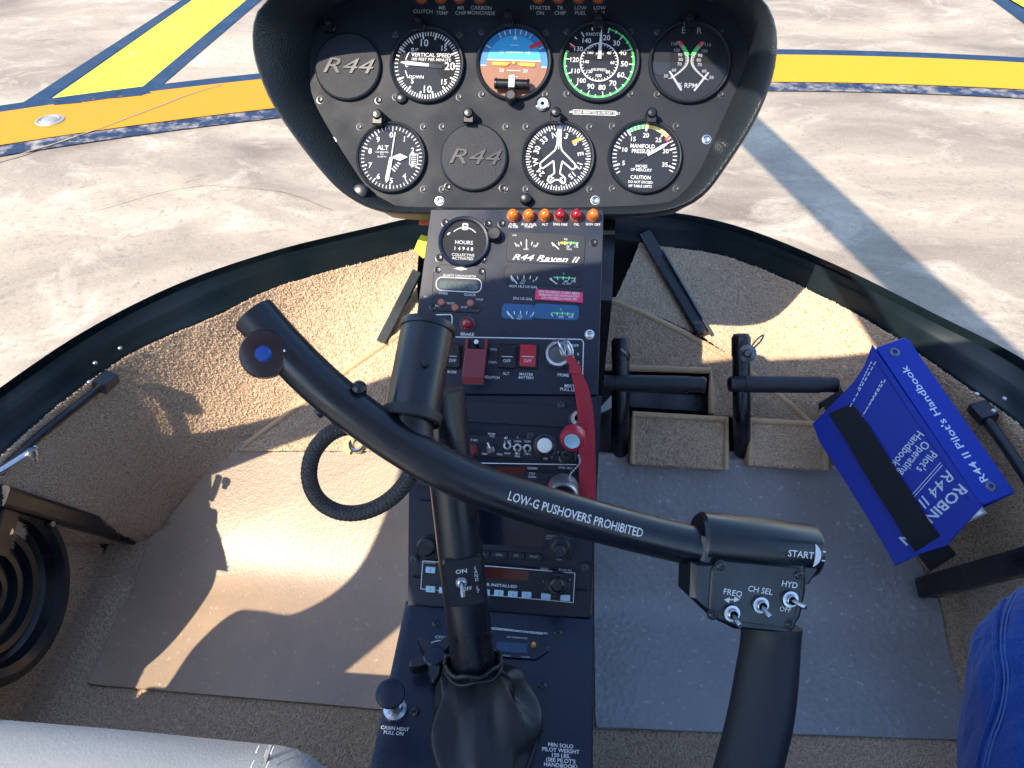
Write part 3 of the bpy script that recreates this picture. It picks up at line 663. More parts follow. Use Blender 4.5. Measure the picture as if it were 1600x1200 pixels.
b = MB(CON); b.text('00:00', mx, (a[1] + c[1]) / 2 - .0015, .0088, .0061, shear=.1); b.build('digits', 'lcd_digit', ch)
for z in ((263, 610), (343, 640), (432, 615)):
    p = cp(*Z3(*z), .005); b = MB(CON @ T((p[0], p[1], .005))); b.lathe([(0, .0035), (.0032, .0034), (.0042, .0022), (.0046, 0)], 16); b.build('push_button', 'lens_base', ch)
# engine cluster windows
def win(z0, z1, m, h=.0048, r=.004):
    a, c = cp(*Z3(*z0), h), cp(*Z3(*z1), h); b = MB(CON); b.prism(rrect(a[0], c[1], c[0], a[1], r), .004, h, .0004); return b.build('gauge_window', m, con)
win((650, 195), (1098, 392), 'radio'); win((632, 402), (1086, 522), 'radio'); win((618, 614), (804, 712), 'lcd_bright'); win((806, 614), (1064, 716), 'lcd_bright', .0047)
H = .0054
def mini(cx, cy, w, hh, s, lab=None, nd=None, bar=None):
    for i in range(5):
        t = -1 + i / 2; x = cx + t * w; y = cy - hh * (.15 + .12 * t * t) * 0 - 10 + 8 * t * t; cline(Z3(x - 4 * t, y + 20), Z3(x + 6 * t, y), 1.3, H)
    if nd: cline(Z3(*nd[0]), Z3(*nd[1]), 1.5, H + .0003)
    if bar: pr.mi = bar[2]; a, c = cp(*Z3(*bar[0]), H - .0003), cp(*Z3(*bar[1]), H - .0003); pr.rect(a[0], c[1], c[0], a[1], H - .0003)
    for st, x, y, sz in s: ctext(st, *Z3(x, y), sz, H)
mini(760, 262, 62, 40, [('70', 710, 277, 3), ('70', 808, 280, 3), ('AMPS', 757, 298, 2), ('AMP', 690, 216, 2)], nd=((760, 240), (760, 298)))
mini(985, 262, 70, 40, [('55', 1003, 282, 3), ('115', 1050, 282, 3), ('PSI', 990, 240, 2.6), ('PRESS', 1010, 298, 2)], nd=((908, 258), (950, 298)), bar=((1000, 254), (1062, 268), 2))
pr.mi = 3; a, c = cp(*Z3(960, 254), H), cp(*Z3(1000, 268), H); pr.rect(a[0], c[1], c[0], a[1], H)
ctext('R44 Raven II', *Z3(866, 350), 7.6, H, shear=.35, bold=.012, wide=1.55)
cline(Z3(835, 369), Z3(985, 370), .9, H)
mini(745, 462, 72, 40, [('E', 680, 480, 3), ('1/2', 742, 482, 3.2), ('F', 802, 484, 3), ('FUEL', 735, 497, 2), ('AUX 18.3 US GAL', 742, 516, 3.4)], nd=((668, 452), (705, 500)))
mini(975, 466, 66, 40, [('180', 990, 486, 3), ('245', 1036, 486, 3), ('F', 978, 442, 2.6), ('OIL TEMP', 995, 500, 2)], nd=((895, 470), (940, 502)), bar=((918, 458), (1040, 472), 2))
ctext('29.6 US GAL', *Z3(738, 587), 3.4, .0046)
mini(725, 668, 72, 40, [('1/2', 722, 690, 3.4), ('F', 786, 690, 3), ('FUEL', 715, 706, 2)], nd=((645, 660), (682, 706)))
mini(970, 674, 60, 40, [('350', 962, 694, 3.2), ('500', 1020, 694, 3.2), ('F', 962, 652, 2.6)], bar=((910, 667), (1028, 681), 2))
# red sticker
a, c = cp(*Z3(815, 532), .005), cp(*Z3(1088, 612), .005); b = MB(CON); b.prism([(a[0], a[1]), (c[0], a[1] - .001), (c[0] + .0003, c[1]), (a[0] - .0005, c[1] + .001)][::-1], .0046, .0056); b.build('sticker', 'sticker', con)
for i, s in enumerate(('GPS PROIBIDO COMO MEIO', 'PRIMÁRIO DE NAVEGAÇÃO', 'GPS PROIBIDO PARA IFR')): ctext(s, *Z3(951, 551 + 18 * i), 3.0, .0058, bold=.008)
# brake lamp, frame lines
p = cp(*Z3(415, 740), .004); F = CON @ T((p[0], p[1], .004)); b = MB(F); b.lathe([(.0062, .002), (.0085, .0025), (.0092, 0)], 20); bo = b.build('brake_light', 'dark_steel', con)
b = MB(F); b.lathe([(.0062, .002), (.006, .007), (.004, .010), (0, .011)], 20); b.build('lens', 'ruby', bo); ctext('BRAKE', *Z3(413, 795), 4.2, bold=.01)
cpl([Z3(*p) for p in ((345, 812), (800, 820), (1078, 826), (1088, 832), (1094, 845), (1088, 1060))], 1.4); cpl([Z3(*p) for p in ((230, 682), (315, 680), (324, 690), (322, 800))], 1.4)
# rockers
def rocker(z0, z1, m, tx):
    a, c = cp(*Z3(*z0), .004), cp(*Z3(*z1), .004); b = MB(CON); b.prism(rrect(a[0], c[1], c[0], a[1], .002), .004, .008, .001); o = b.build('rocker_switch', 'black', con)
    x0, x1, y0, y1 = a[0] + .002, c[0] - .002, c[1] + .002, a[1] - .002; ym = (y0 + y1) / 2; b = MB(CON)
    b.add([(x0, y0, .008), (x1, y0, .008), (x1, ym, .0095), (x0, ym, .0095), (x1, y1, .015), (x0, y1, .015), (x0, y0, .006), (x1, y0, .006), (x1, y1, .006), (x0, y1, .006)],
          [(0, 1, 2, 3), (3, 2, 4, 5), (0, 3, 5, 9, 6), (1, 7, 8, 4, 2), (5, 4, 8, 9), (0, 6, 7, 1)]); b.build('rocker', m, o)
    b = MB(CON); b.text(tx, (x0 + x1) / 2, (y0 + ym) / 2, .0032, .0094); b.line((x0 + .002, ym - .001), (x1 - .002, ym - .001), .0006, .0100); b.build('print', 'white_print', o)
rocker((292, 850), (372, 998), 'radio', 'OFF'); rocker((600, 852), (698, 1000), 'radio', 'OFF'); rocker((718, 852), (822, 1000), 'red_paint', 'OFF')
for s, x, y, sz in (('ENG', 566, 884, 3), ('DISEN', 563, 960, 3), ('ON', 655, 878, 3), ('STROBE', 312, 1016, 3.4), ('CLUTCH', 560, 1048, 3.4), ('ALT', 640, 1026, 3.4), ('MASTER', 758, 1030, 3.4), ('BATTERY', 758, 1050, 3.4), ('OFF', 1045, 862, 3.6), ('R', 1063, 912, 3.4), ('L', 1068, 960, 3.4),
                    ('B', 1022, 1012, 3.4), ('PRIME', 975, 1035, 4), ('MIXTURE', 1036, 1100, 4), ('PULL LEAN', 1020, 1120, 4)): ctext(s, *Z3(x, y), sz, bold=.006)
# clutch switch guard (red, hinged)
a, c = cp(*Z3(412, 845), .004), cp(*Z3(515, 1050), .02); cx0 = (a[0] + c[0]) / 2; b = MB(CON)
b.prism([(.004, 0), (.016, .0), (.024, -.030), (.020, -.037), (.004, -.012)], -.011, .011, .001, frame((cx0, cp(*Z3(460, 890), .01)[1], .004), (0, 0, 1), (0, 1, 0)))
gd = b.build('switch_guard', 'red_plastic', con)
b = MB(CON); y = cp(*Z3(460, 870), .004)[1]
for s in (-1, 1): b.box(cx0 + s * .010 - .0015, y - .004, .004, cx0 + s * .010 + .0015, y + .007, .018)
b.build('guard_hinge', 'red_plastic', gd); b = MB(CON @ T((cx0, y, .004))); b.tube([(0, 0, 0), (0, .003, .016)], [.0018, .0024], 10); b.build('toggle', 'steel', gd)
# ignition lock
p = cp(*Z3(945, 915), .004); F = CON @ T((p[0], p[1], .004)); b = MB(F); b.lathe([(.0085, .004), (.010, .0075), (.0128, .008), (.0145, .005), (.0150, 0)], 32); lk = b.build('ignition_lock', 'steel', con)
b = MB(F); b.lathe([(0, .0045), (.0088, .0045)], 24); b.build('lock_face', 'dark_steel', lk)
pr.build('console_print', ['white_print', 'grey_print', 'green', 'yellow'], con)
# audio panel
pa = MB(CON); H = .0066
def at(s, z, sz, mi=0, h=None, **kw): p = cp(*Z4(*z), h or H); pa.mi = mi; pa.text(s, p[0], p[1], sz * KC, h or H, **kw)
for s, z, sz in (('PILOT ISO', (555, 276), 3.2), ('MUSIC', (658, 246), 2.8), ('VOL', (660, 258), 2.8), ('1', (735, 262), 3.2), ('2', (785, 262), 3.2), ('3', (834, 262), 3.2), ('COM', (735, 281), 3.2), ('COM', (785, 283), 3.2), ('COM', (834, 283), 3.2),
                 ('NAV', (735, 342), 3.2), ('ADF', (785, 345), 2.8), ('MKR', (785, 357), 2.8), ('TRFC', (835, 345), 3.2), ('PA', (923, 368), 3.4), ('MIN', (622, 345), 3), ('MAX', (697, 347), 3), ('VOX', (483, 246), 3), ('INTERCOM', (500, 350), 3), ('COMM', (858, 416), 3.4), ('STBY', (857, 442), 3), ('CHAN', (857, 458), 3), ('SYMA TEST', (1022, 414), 3), ('2', (985, 335), 3), ('3', (955, 360), 3)): at(s, z, sz)
cl0, cl1 = cp(*Z4(470, 388), .0046), cp(*Z4(1075, 398), .0046)
pa.mi = 0; pa.line(cl0, cl1, .0008, .0064); pa.line(cp(*Z4(748, 308), H), cp(*Z4(768, 308), H), .0008, H); pa.line(cp(*Z4(800, 310), H), cp(*Z4(820, 310), H), .0008, H)
def knob(F0, z, zf_, r, hh, m, name, par, base=.006, cap=None, n=24):
    p = on(F0, *zf_(*z), base); F = F0 @ T((p[0], p[1], base)); b = MB(F); b.lathe([(r * 1.15, 0), (r * 1.15, .002), (r, .0025), (r * .94, hh * .9), (r * .8, hh), (0, hh)], n); o = b.build(name, m, par)
    if cap: b = MB(F); b.lathe([(0, hh + .0015), (r * .6, hh + .0012), (r * .72, hh), (r * .72, hh - .001)], n); b.build('knob_cap', cap, o)
    return o
def toggle(F0, px, py, r, base, par, tilt=(0, .5), name='toggle_switch'):
    p = on(F0, px, py, base); F = F0 @ T((p[0], p[1], base)); b = MB(F); b.lathe([(r * .5, .006), (r * .62, .0055), (r * .7, .003), (r, .0028), (r * 1.04, 0)], 6 if False else 18); o = b.build(name, 'steel', par)
    b = MB(F); b.tube([(0, 0, .003), (tilt[0] * .012, tilt[1] * .012, .014), (tilt[0] * .014, tilt[1] * .014, .0165)], [r * .28, r * .36, r * .25], 12); b.build('bat', 'steel', o); return o
for z, tl in (((735, 303), (-.1, .5)), ((785, 315), (0, -.4)), ((833, 318), (.1, -.4))): toggle(CON, *Z4(*z), .0042, .006, audio, tl)
knob(CON, (920, 305), Z4, .0105, .013, 'black', 'rotary_knob', audio, cap='white_alu'); p = cp(*Z4(919, 322), .0215); pa.text('TX', p[0], p[1], .0028, .0208, M=None)
knob(CON, (652, 325), Z4, .0036, .008, 'steel', 'rotary_knob', audio); knob(CON, (560, 328), Z4, .0058, .009, 'red_plastic', 'rotary_knob', audio); knob(CON, (1020, 362), Z4, .006, .003, 'black', 'blank_plug', audio)
pa.mi = 0; q0, q1 = cp(*Z4(640, 290), .0068), cp(*Z4(652, 318), .0068); pa.line(q0, q1, .0016, .0145)
for a0 in (0, 1, 2): pa.line(cp(*Z4(950 + 4 * a0, 318 + 6 * a0), H), cp(*Z4(975 - 4 * a0, 312 + 16 * a0), H), .001, H)
# comm display, navigator screen and keys
a, c = cp(*Z4(675, 404), .0066), cp(*Z4(822, 452), .0066); b = MB(CON); b.prism(rrect(a[0], c[1], c[0], a[1], .001), .006, .0066); b.build('display', 'screen_red', comm)
a, c = cp(*Z4(500, 598), .007), cp(*Z4(912, 808), .007); b = MB(CON); b.prism(rrect(a[0], c[1], c[0], a[1], .002), .006, .0066); b.build('screen', 'screen', gps)
b = MB(CON); b.pline(rrect(a[0] - .001, c[1] - .001, c[0] + .001, a[1] + .001, .002), .0012, .0070, True); b.build('screen_bezel', 'console', gps)
for s, z in (('OBS', (608, 838)), ('MSG', (694, 843)), ('FPL', (780, 847)), ('PROC', (866, 852))):
    p = cp(*Z4(*z), .0085); b = MB(CON); b.prism(rrect(p[0] - .0085, p[1] - .0032, p[0] + .0085, p[1] + .0032, .001), .006, .0085, .0008); b.build('soft_key', 'radio', gps); at(s, z, 3.4, 1, .0088)
for s, z in (('GPS', (1033, 762)), ('DIRECT', (950, 750)), ('NAV', (938, 762)), ('VLOC', (960, 712))): at(s, z, 3, 1)
cr2 = knob(CON, (1000, 800), Z4, .0095, .012, 'black', 'outer_knob', gps); p = cp(*Z4(992, 855), .02); b = MB(CON @ T((p[0], p[1] + .006, .018))); b.lathe([(.0062, 0), (.006, .010), (.0045, .012), (0, .012)], 20); b.build('inner_knob', 'rubber', gps); at('CRSR', (990, 866), 2.4, 1, .0304)
knob(CON, (340, 800), Z4, .0095, .012, 'black', 'outer_knob', gps)
# transponder
a, c = cp(*Z4(318, 872), .0072), cp(*Z4(1060, 1078), .0072); pa.mi = 0; pa.pline([(a[0], a[1]), (c[0], a[1] - .001), (c[0], c[1]), (a[0], c[1] + .002)], .0007, .0074, True)
a, c = cp(*Z4(500, 898), .0078), cp(*Z4(838, 972), .0078); b = MB(CON); b.prism(rrect(a[0], c[1], c[0], a[1], .001), .007, .0077); b.build('display', 'screen_red', xpd)
at('ENCODER INSTALLED', (655, 990), 4.0, 0, .0076, bold=.012, wide=1.35)
for i, (z, s) in enumerate((((355, 918), '8'), ((355, 1013), '0'), ((420, 1018), '1'), ((490, 1022), '2'), ((556, 1026), '3'), ((625, 1030), '4'), ((693, 1033), '5'), ((762, 1038), '6'), ((830, 1042), '7'), ((925, 1050), ''), ((1020, 1056), ''))):
    p = cp(*Z4(*z), .010); b = MB(CON); b.prism(rrect(p[0] - .0048, p[1] - .003, p[0] + .0048, p[1] + .003, .0008), .007, .010, .0006); b.build('digit_key', 'key_blue', xpd)
    if s: at(s, z, 3.6, 2, .0103)
for s, z in (('IDENT', (918, 912)), ('SBY', (945, 942)), ('ON', (995, 938)), ('OFF', (920, 975)), ('TST', (928, 1012)), ('ALT', (1037, 966)), ('BT NO 720', (1020, 918)), ('MODE A/C', (350, 880))): at(s, z, 2.8, 0, .0076)
knob(CON, (980, 985), Z4, .0115, .008, 'black', 'mode_knob', xpd, .007); p = cp(*Z4(980, 1020), .02); b = MB(CON @ T((p[0], p[1] + .006, .015))); b.lathe([(.0075, 0), (.007, .010), (.005, .012), (0, .012)], 20); b.build('mode_knob', 'black', xpd)
pa.build('radio_print', ['white_print', 'grey_print', 'lcd_digit'], con)
# mixture control: knob on shaft with guard tube and bead chain
p = cp(905, 655, .004); F = CON @ T((p[0], p[1], .004)); tip = V(F.inverted() @ atd(895, 685, .735)); b = MB(F); b.lathe([(.005, .012), (.0085, .012), (.0105, .006), (.011, 0)], 24); mx_ = b.build('mixture_control', 'steel', con)
b = MB(F); b.tube([(0, 0, .004), tip * .95], .0032, 12); b.build('shaft', 'steel', mx_)
KF = F @ along(tip, tip + V((.0, -.01, .0))); b = MB(KF); b.lathe([(.0075, .004), (.0085, .006), (.0115, .0045), (.0125, 0), (.0115, -.007), (.005, -.010), (0, -.010)], 32); b.build('knob', 'red_paint', mx_)
b = MB(KF); b.lathe([(0, .0045), (.0052, .0045), (.0062, .0062), (.0076, .0062), (.0078, .004)], 28); b.build('knob_button', 'key_blue', mx_)
p = cp(880, 762, .006); F2 = CON @ T((p[0], p[1], .006)) @ Matrix.Rotation(rad(20), 4, 'X'); b = MB(F2); b.lathe([(.0125, 0), (.0125, .028), (.0145, .029), (.0155, .027), (.0155, 0)], 36); gt = b.build('guard_tube', 'aluminium', mx_)
b = MB(F2); b.lathe([(.0157, .008), (.0157, .022)], 12, None, 140, 250); b.build('guard_band', 'sticker', gt)
C0 = CON @ V((*cp(904, 712, .03), .03)); C1 = CON @ V((*cp(893, 752, .03), .03)); b = MB()
for i in range(13):
    q = C0.lerp(C1, i / 12) + V((.003 * math.sin(i * .5), 0, 0)); b.lathe([(0, .0012), (.0009, .0008), (.0012, 0), (.0009, -.0008), (0, -.0012)], 8, T(q))
b.build('bead_chain', 'steel', mx_)
# lower box with cyclic boot
BOX = frame((0, .30, .31), (1, 0, 0), (0, 1, 0))
def bp(px, py, h=0.0): return on(BOX, px, py, h)
k = MB(); k.box(-.096, .02, 0, .096, .425, .3085); k.build('lower_box', 'console', con)
k = MB(BOX); k.prism(rrect(-.0945, -.28, .0945, .118, .003, 2), -.001, .003, .0012); k.build('lower_plate', 'console', con)
for z in [(515, 128), (1207, 178), (397, 628), (1118, 480), (1132, 268)]: screw(con, BOX, *Z5(*z), .003, SCB if z[0] > 300 else SCR)
for z in [(1392, 335), (1388, 480), (1384, 520)]:
    q = atx(*Z5(*z), .096); inst(SCR, 'screw', con, along(q, V((1, 0, 0))))
pb = MB(BOX)
def bt(s, z, sz, h=.0033, mi=0, **kw): p = bp(*Z5(*z), h); pb.mi = mi; pb.text(s, p[0], p[1], sz * .0006, h, **kw)
bt('CYCLIC FRICTION', (610, 208), 5, bold=.012); p = bp(*Z5(535, 330), .0033); pb.arc(.0195, .0205, -45, 60, .0033, 16, T((p[0], p[1], 0)))
pb.build('friction_print', 'white_print', con); pb = MB(BOX)
bt('CABIN HEAT', (280, 720), 5.2, bold=.012); bt('PULL ON', (273, 746), 5.2, bold=.012)
pb.build('heat_print', 'white_print', con); pb = MB(BOX)
for i, s in enumerate(('MIN SOLO', 'PILOT WEIGHT', '150 LBS.', "(SEE PILOT'S", 'HANDBOOK)')): bt(s, (1222, 817 + 28.5 * i), 5.6, bold=.012)
pb.build('weight_placard', 'white_print', con); pb = MB(BOX)
p, q = bp(*Z5(780, 150), .0035), bp(*Z5(1118, 180), .0035); k = MB(BOX); k.prism([(p[0], q[1] + .002), (q[0], q[1]), (q[0], p[1] - .002), (p[0], p[1])], .003, .0036); k.build('placard', 'black', con)
bt('PROIBIDO USO PARA VOO IFR E NOTURNO SEM PRESSURIZ.', (950, 165), 3.0, .0040, bold=.01)
pb.mi = 0; pb.pline([(p[0], q[1] + .002), (q[0], q[1]), (q[0], p[1] - .002), (p[0], p[1])], .0005, .0039, True)
pb.build('placard_print', 'white_print', con); pb = MB(BOX)
# outside air thermometer
a, c = bp(*Z5(792, 190), .005), bp(*Z5(1150, 335), .005); k = MB(BOX); k.prism([(a[0], c[1]), (c[0] - .012, c[1]), (c[0], c[1] + .010), (c[0], a[1] - .010), (c[0] - .010, a[1]), (a[0] + .008, a[1])], .003, .0052, .0006); th = k.build('thermometer', 'console', con)
a, c = bp(*Z5(862, 226), .0056), bp(*Z5(1030, 296), .0056); k = MB(BOX); k.prism(rrect(a[0], c[1], c[0], a[1], .002), .0052, .0058); k.build('display', 'lcd_blue', th)
p = bp(*Z5(1068, 250), .0052); k = MB(BOX @ T((p[0], p[1], .0052))); k.tube([(0, 0, 0), (0, 0, .004)], [.0024, .0018], 10); k.build('button', 'orange', th)
bt('AIR TEMPERATURE', (974, 205), 2.8, .0055, 0); bt('DAVTRON', (905, 307), 2.6, .0055); bt('F-C/PPM', (1022, 315), 2.6, .0055)
pb.build('print', 'white_print', th)
# star friction knob
p = bp(*Z5(510, 345), .012); n = 80; pts = []
for i in range(n):
    a = 2 * math.pi * i / n; r = .0175 + .0075 * math.cos(5 * a + .9); pts.append((r * math.cos(a), r * math.sin(a)))
k = MB(BOX @ T((p[0], p[1], 0))); k.lathe([(.012, .002), (.011, .012)], 20); k.prism(pts, .012, .024, .002, None, True); fk = k.build('friction_knob', 'black', con); k = MB(BOX @ T((p[0], p[1], 0))); k.lathe([(0, .026), (.009, .0255), (.0105, .024)], 20); k.build('knob_cap', 'console', fk)
# cabin heat pull knob
p = bp(*Z5(283, 620), .003); F = BOX @ T((p[0], p[1], .003)); tip = F.inverted() @ atd(610, 1084, .635); k = MB(F); k.lathe([(.004, .010), (.0065, .010), (.0072, .005), (.0105, .004), (.011, 0)], 24); hk = k.build('heat_control', 'steel', con)
k = MB(F); k.tube([(0, 0, 0), tip], .0042, 12); k.build('shaft', 'black', hk)
k = MB(F @ along(tip, tip)); k.lathe([(0, .005), (.008, .0046), (.0115, .003), (.0122, 0), (.0105, -.005), (.004, -.008)], 28); k.build('knob', 'console', hk)
# side bumper strip of the box
k = MB(); k.box(.0965, .02, 0, .108, .42, .012); k.build('edge_trim', 'binding', con)

# ================================================================== cyclic control
base = atz(745, 1085, .33); cyc = thing('cyclic_control', (base.x, base.y, .31), 'black cyclic stick with bent crossbar, pilot grip and leather boot', 'control stick')
s0, s1 = base, atd(690, 610, .625)
k = MB(); k.tube([s0.lerp(s1, .09), s0.lerp(s1, .5), s1], [.0195, .0195, .0185], 28); stick = k.build('stick', 'black', cyc)
# boot: ruffled loft from the collar to the base ring
bc = atz(758, 1140, .3135); k = MB(); n = 64; rows = 26; vs = []
col_c = s0.lerp(s1, .12)
for j in range(rows + 1):
    t = j / rows
    for i in range(n):
        a = 2 * math.pi * i / n; ax = (s1 - s0).normalized()
        X = V((1, 0, 0)); Y = ax.cross(X).normalized() * -1
        r1 = .024 + .0015 * math.sin(7 * a); p1 = col_c + X * (r1 * math.cos(a)) + Y * (r1 * math.sin(a)) * -1 * (-1)
        p0 = V((bc.x + .0445 * math.cos(a), bc.y + .062 * math.sin(a), bc.z))
        e = t ** 1.6; p = p0.lerp(p1, e); bul = math.sin(math.pi * min(1, t * 1.05)) ; o = V((math.cos(a), math.sin(a), .35))
        p += o * (.007 * bul * (1 - t)) + o * (.0055 * bul * noise.noise(V((math.cos(a) * 2.2, math.sin(a) * 2.2, t * 2.5))) * 2 + .0035 * bul * math.sin(5 * a + 6 * t))
        vs.append(p)
k.add(vs, [(j * n + i, j * n + (i + 1) % n, (j + 1) * n + (i + 1) % n, (j + 1) * n + i) for j in range(rows) for i in range(n)], None, True)
boot = k.build('boot', 'leather_black', cyc, ang=70)
k = MB(); k.tube([(bc.x + .0455 * math.cos(2 * math.pi * i / 48), bc.y + .063 * math.sin(2 * math.pi * i / 48), bc.z + .001) for i in range(49)], .0022, 8, False); k.build('boot_piping', 'leather_black', boot)
k = MB(); AX = along(col_c, s1 - s0); 
k.tube([AX @ V((.0248 * math.cos(2 * math.pi * i / 40), .0248 * math.sin(2 * math.pi * i / 40), .0015 * math.sin(i))) for i in range(41)], .0019, 8, False)
k.tube([AX @ V((.0255 * math.cos(2 * math.pi * i / 40), .0255 * math.sin(2 * math.pi * i / 40), -.006 + .0015 * math.sin(i * .8))) for i in range(41)], .0016, 8, False); k.build('boot_collar', 'leather_black', boot)
# landing light switch on the stick
lp = s0.lerp(s1, .43); axs = (s1 - s0).normalized(); toc = (CAM - lp); toc = (toc - axs * toc.dot(axs)).normalized(); LF = frame(lp + toc * .0185, axs.cross(toc).normalized(), axs)
LF = frame(lp + toc * .0175, toc.cross(axs) * -1, axs)
k = MB(LF); k.prism(rrect(-.0155, -.022, .0165, .021, .003), -.006, .003, .001); sw = k.build('light_switch', 'black', stick)
k = MB(LF); k.text('ON', -.001, .0105, .0036, .0034, bold=.012, wide=1.2); k.text('OFF', .002, -.006, .0034, .0034, bold=.012)
for i, ch_ in enumerate('LAND LT'): k.text(ch_, .0110, .012 - .0036 * i, .0030, .0034, rot=rad(-12))
k.build('print', 'white_print', sw)
k = MB(LF); k.lathe([(.002, .005), (.003, .0045), (.0034, .003), (.0048, .003), (.0048, 0)], 16, T((-.002, .001, .002))); k.tube([(-.002, .001, .005), (-.002, -.006, .013), (-.002, -.0075, .015)], [.0014, .002, .0016], 10); k.build('bat', 'steel', sw)
# pivot housing
h0, h1 = atd(643, 652, .575), atd(669, 508, .60); HF = along(h0, h1 - h0); L = (h1 - h0).length
k = MB(HF); k.lathe([(0, -.002), (.019, -.002), (.0205, 0), (.0205, L * .92), (.0215, L * .925), (.0222, L * .96), (.0215, L), (.017, L + .001), (.016, L - .02), (0, L - .02)], 40); hs = k.build('pivot_housing', 'black', cyc)
k = MB(HF); k.lathe([(.0205, -.004), (.0225, -.003), (.0228, .004), (.0205, .005)], 40); k.build('housing_ring', 'rubber', hs)
tq = HF.inverted() @ CAM; tq = V((tq.x, tq.y, 0)).normalized(); k = MB(HF @ along(V((tq.x * .0202 - .003, tq.y * .0202, L * .48)), tq)); k.lathe([(0, .003), (.0028, .0024), (.0036, 0)], 14); k.build('rivet', 'black', hs)
# crossbar
pts = [(398, 492, .560), (440, 540, .560), (500, 600, .560), (560, 648, .562), (620, 690, .565), (680, 726, .568), (745, 757, .575), (820, 783, .585), (900, 806, .595), (985, 829, .606), (1050, 845, .614), (1110, 858, .620)]
CB = crom([atd(*p) for p in pts], 8); RB = .0160
k = MB(); k.tube(CB, RB, 36, caps=False)
e0 = CB[0]; dr = (CB[0] - CB[1]).normalized(); EF = along(e0, dr); k.lathe([(RB, 0), (RB * .99, .001), (RB * .9, .001), (RB * .88, -.001), (RB * .88, -.06), (0, -.06)], 36, EF); bar_ = k.build('crossbar', 'black', cyc, ang=40)
k = MB(); nk = atd(640, 702, .572); k.tube([h0 + (h1 - h0) * .05, nk], [.0165, .0165], 28); k.build('neck', 'black', cyc)
# lettering wrapped on the crossbar
cum = [0]
for a, b in zip(CB[:-1], CB[1:]): cum.append(cum[-1] + (b - a).length)
def wrap(p):
    s = p.x; j = max(i for i in range(len(cum) - 1) if cum[i] <= max(s, 0)); u = (s - cum[j]) / (cum[j + 1] - cum[j]); c = CB[j].lerp(CB[j + 1], u); t = (CB[min(j + 2, len(CB) - 1)] - CB[max(j - 1, 0)]).normalized()
    v = CAM - c; v = (v - t * v.dot(t)).normalized(); up = v.cross(t).normalized()
    if up.dot(CU) < 0: up = -up
    a = p.y / RB; return c + (v * math.cos(a) + up * math.sin(a)) * (RB + .0003)
def s_at(px, py):
    best = min(range(len(CB)), key=lambda i: (CB[i] - atd(px, py, (CB[i] - CAM).dot(CF))).length); return cum[best]
k = MB(); k.text('LOW-G PUSHOVERS PROHIBITED', (s_at(790, 773) + s_at(988, 829)) / 2, .0005, .0066, 0, bold=.008, wide=.80, fn=wrap); k.build('lettering', 'white_print', bar_)
# friction knob, bolt on the crossbar
q = atd(413, 553, .545); KF = along(q, CAM - q + V((-.1, 0, 0))); k = MB(KF); k.lathe([(0, .004), (.0115, .0035), (.0165, .002), (.0180, -.002), (.0170, -.008), (.008, -.011), (.007, -.022)], 40); kn = k.build('clamp_knob', 'maroon', cyc)
k = MB(KF); k.lathe([(0, .0065), (.0045, .006), (.0058, .0045), (.006, .003)], 24); k.build('knob_stud', 'knob_blue', kn); k = MB(KF @ T((.0145, .0005, .0022))); k.lathe([(0, .001), (.0012, .0005), (.0015, -.001)], 8); k.build('knob_pin', 'steel', kn)
q = atd(561, 606, .552); k = MB(along(q, CAM - q + CU * .3)); k.lathe([(0, .005), (.003, .0046), (.0052, .002), (.0055, -.006)], 18); k.build('bolt', 'black', bar_)
q = atd(503, 640, .562); k = MB(along(q, -CU - CR)); k.lathe([(0, .006), (.004, .005), (.005, 0)], 14); k.build('bolt', 'black', bar_)
# braided cable loop
hp = [(600, 668, .585), (560, 665, .588), (520, 675, .592), (491, 705, .595), (483, 745, .60), (497, 780, .603), (530, 800, .603), (572, 799, .60), (612, 778, .595), (640, 745, .59), (652, 712, .585)]
HC = crom([atd(*p) for p in hp], 8); k = MB(); k.tube(HC, .0060, 18); cable = k.build('cable_loop', 'rubber', cyc)
k = MB()
for sg in (-1, 1):
    for ph in range(6):
        pl = []
        X = (HC[1] - HC[0]).orthogonal().normalized()
        for i in range(len(HC)):
            t = (HC[min(i + 1, len(HC) - 1)] - HC[max(i - 1, 0)]).normalized(); X = (X - t * X.dot(t)).normalized(); Y = t.cross(X)
            for sub in range(3):
                if i == len(HC) - 1 and sub: break
                b = HC[i].lerp(HC[min(i + 1, len(HC) - 1)], sub / 3); a = sg * (i + sub / 3) * .8 + ph * math.pi / 3; pl.append(b + X * (.0061 * math.cos(a)) + Y * (.0061 * math.sin(a)))
        k.tube(pl, .0004, 4, False)
k.build('braid', 'braid', cable) if 'braid' in M_ else (mat('braid', (.05, .045, .042), .6), k.build('braid', 'braid', cable))
# grip housing and grip
gc = atd(1180, 900, .615); GX = (atd(1270, 912, .625) - atd(1100, 893, .615)).normalized(); GF = frame(gc, GX, CU + V((0, -.05, 0)))
def gl(px, py, h=0.0): return on(GF, px, py, h)
k = MB(GF); k.prism([gl(*p, .012) for p in [(1082, 880), (1080, 935), (1112, 966), (1150, 985), (1238, 992), (1254, 965), (1262, 925), (1262, 880)]], -.020, .012, .004); k.prism([gl(*p, .0085) for p in [(1098, 838), (1094, 890), (1266, 915), (1284, 888), (1286, 858), (1278, 850)]], -.030, .0085, .003); gh = k.build('grip_housing', 'black', cyc)
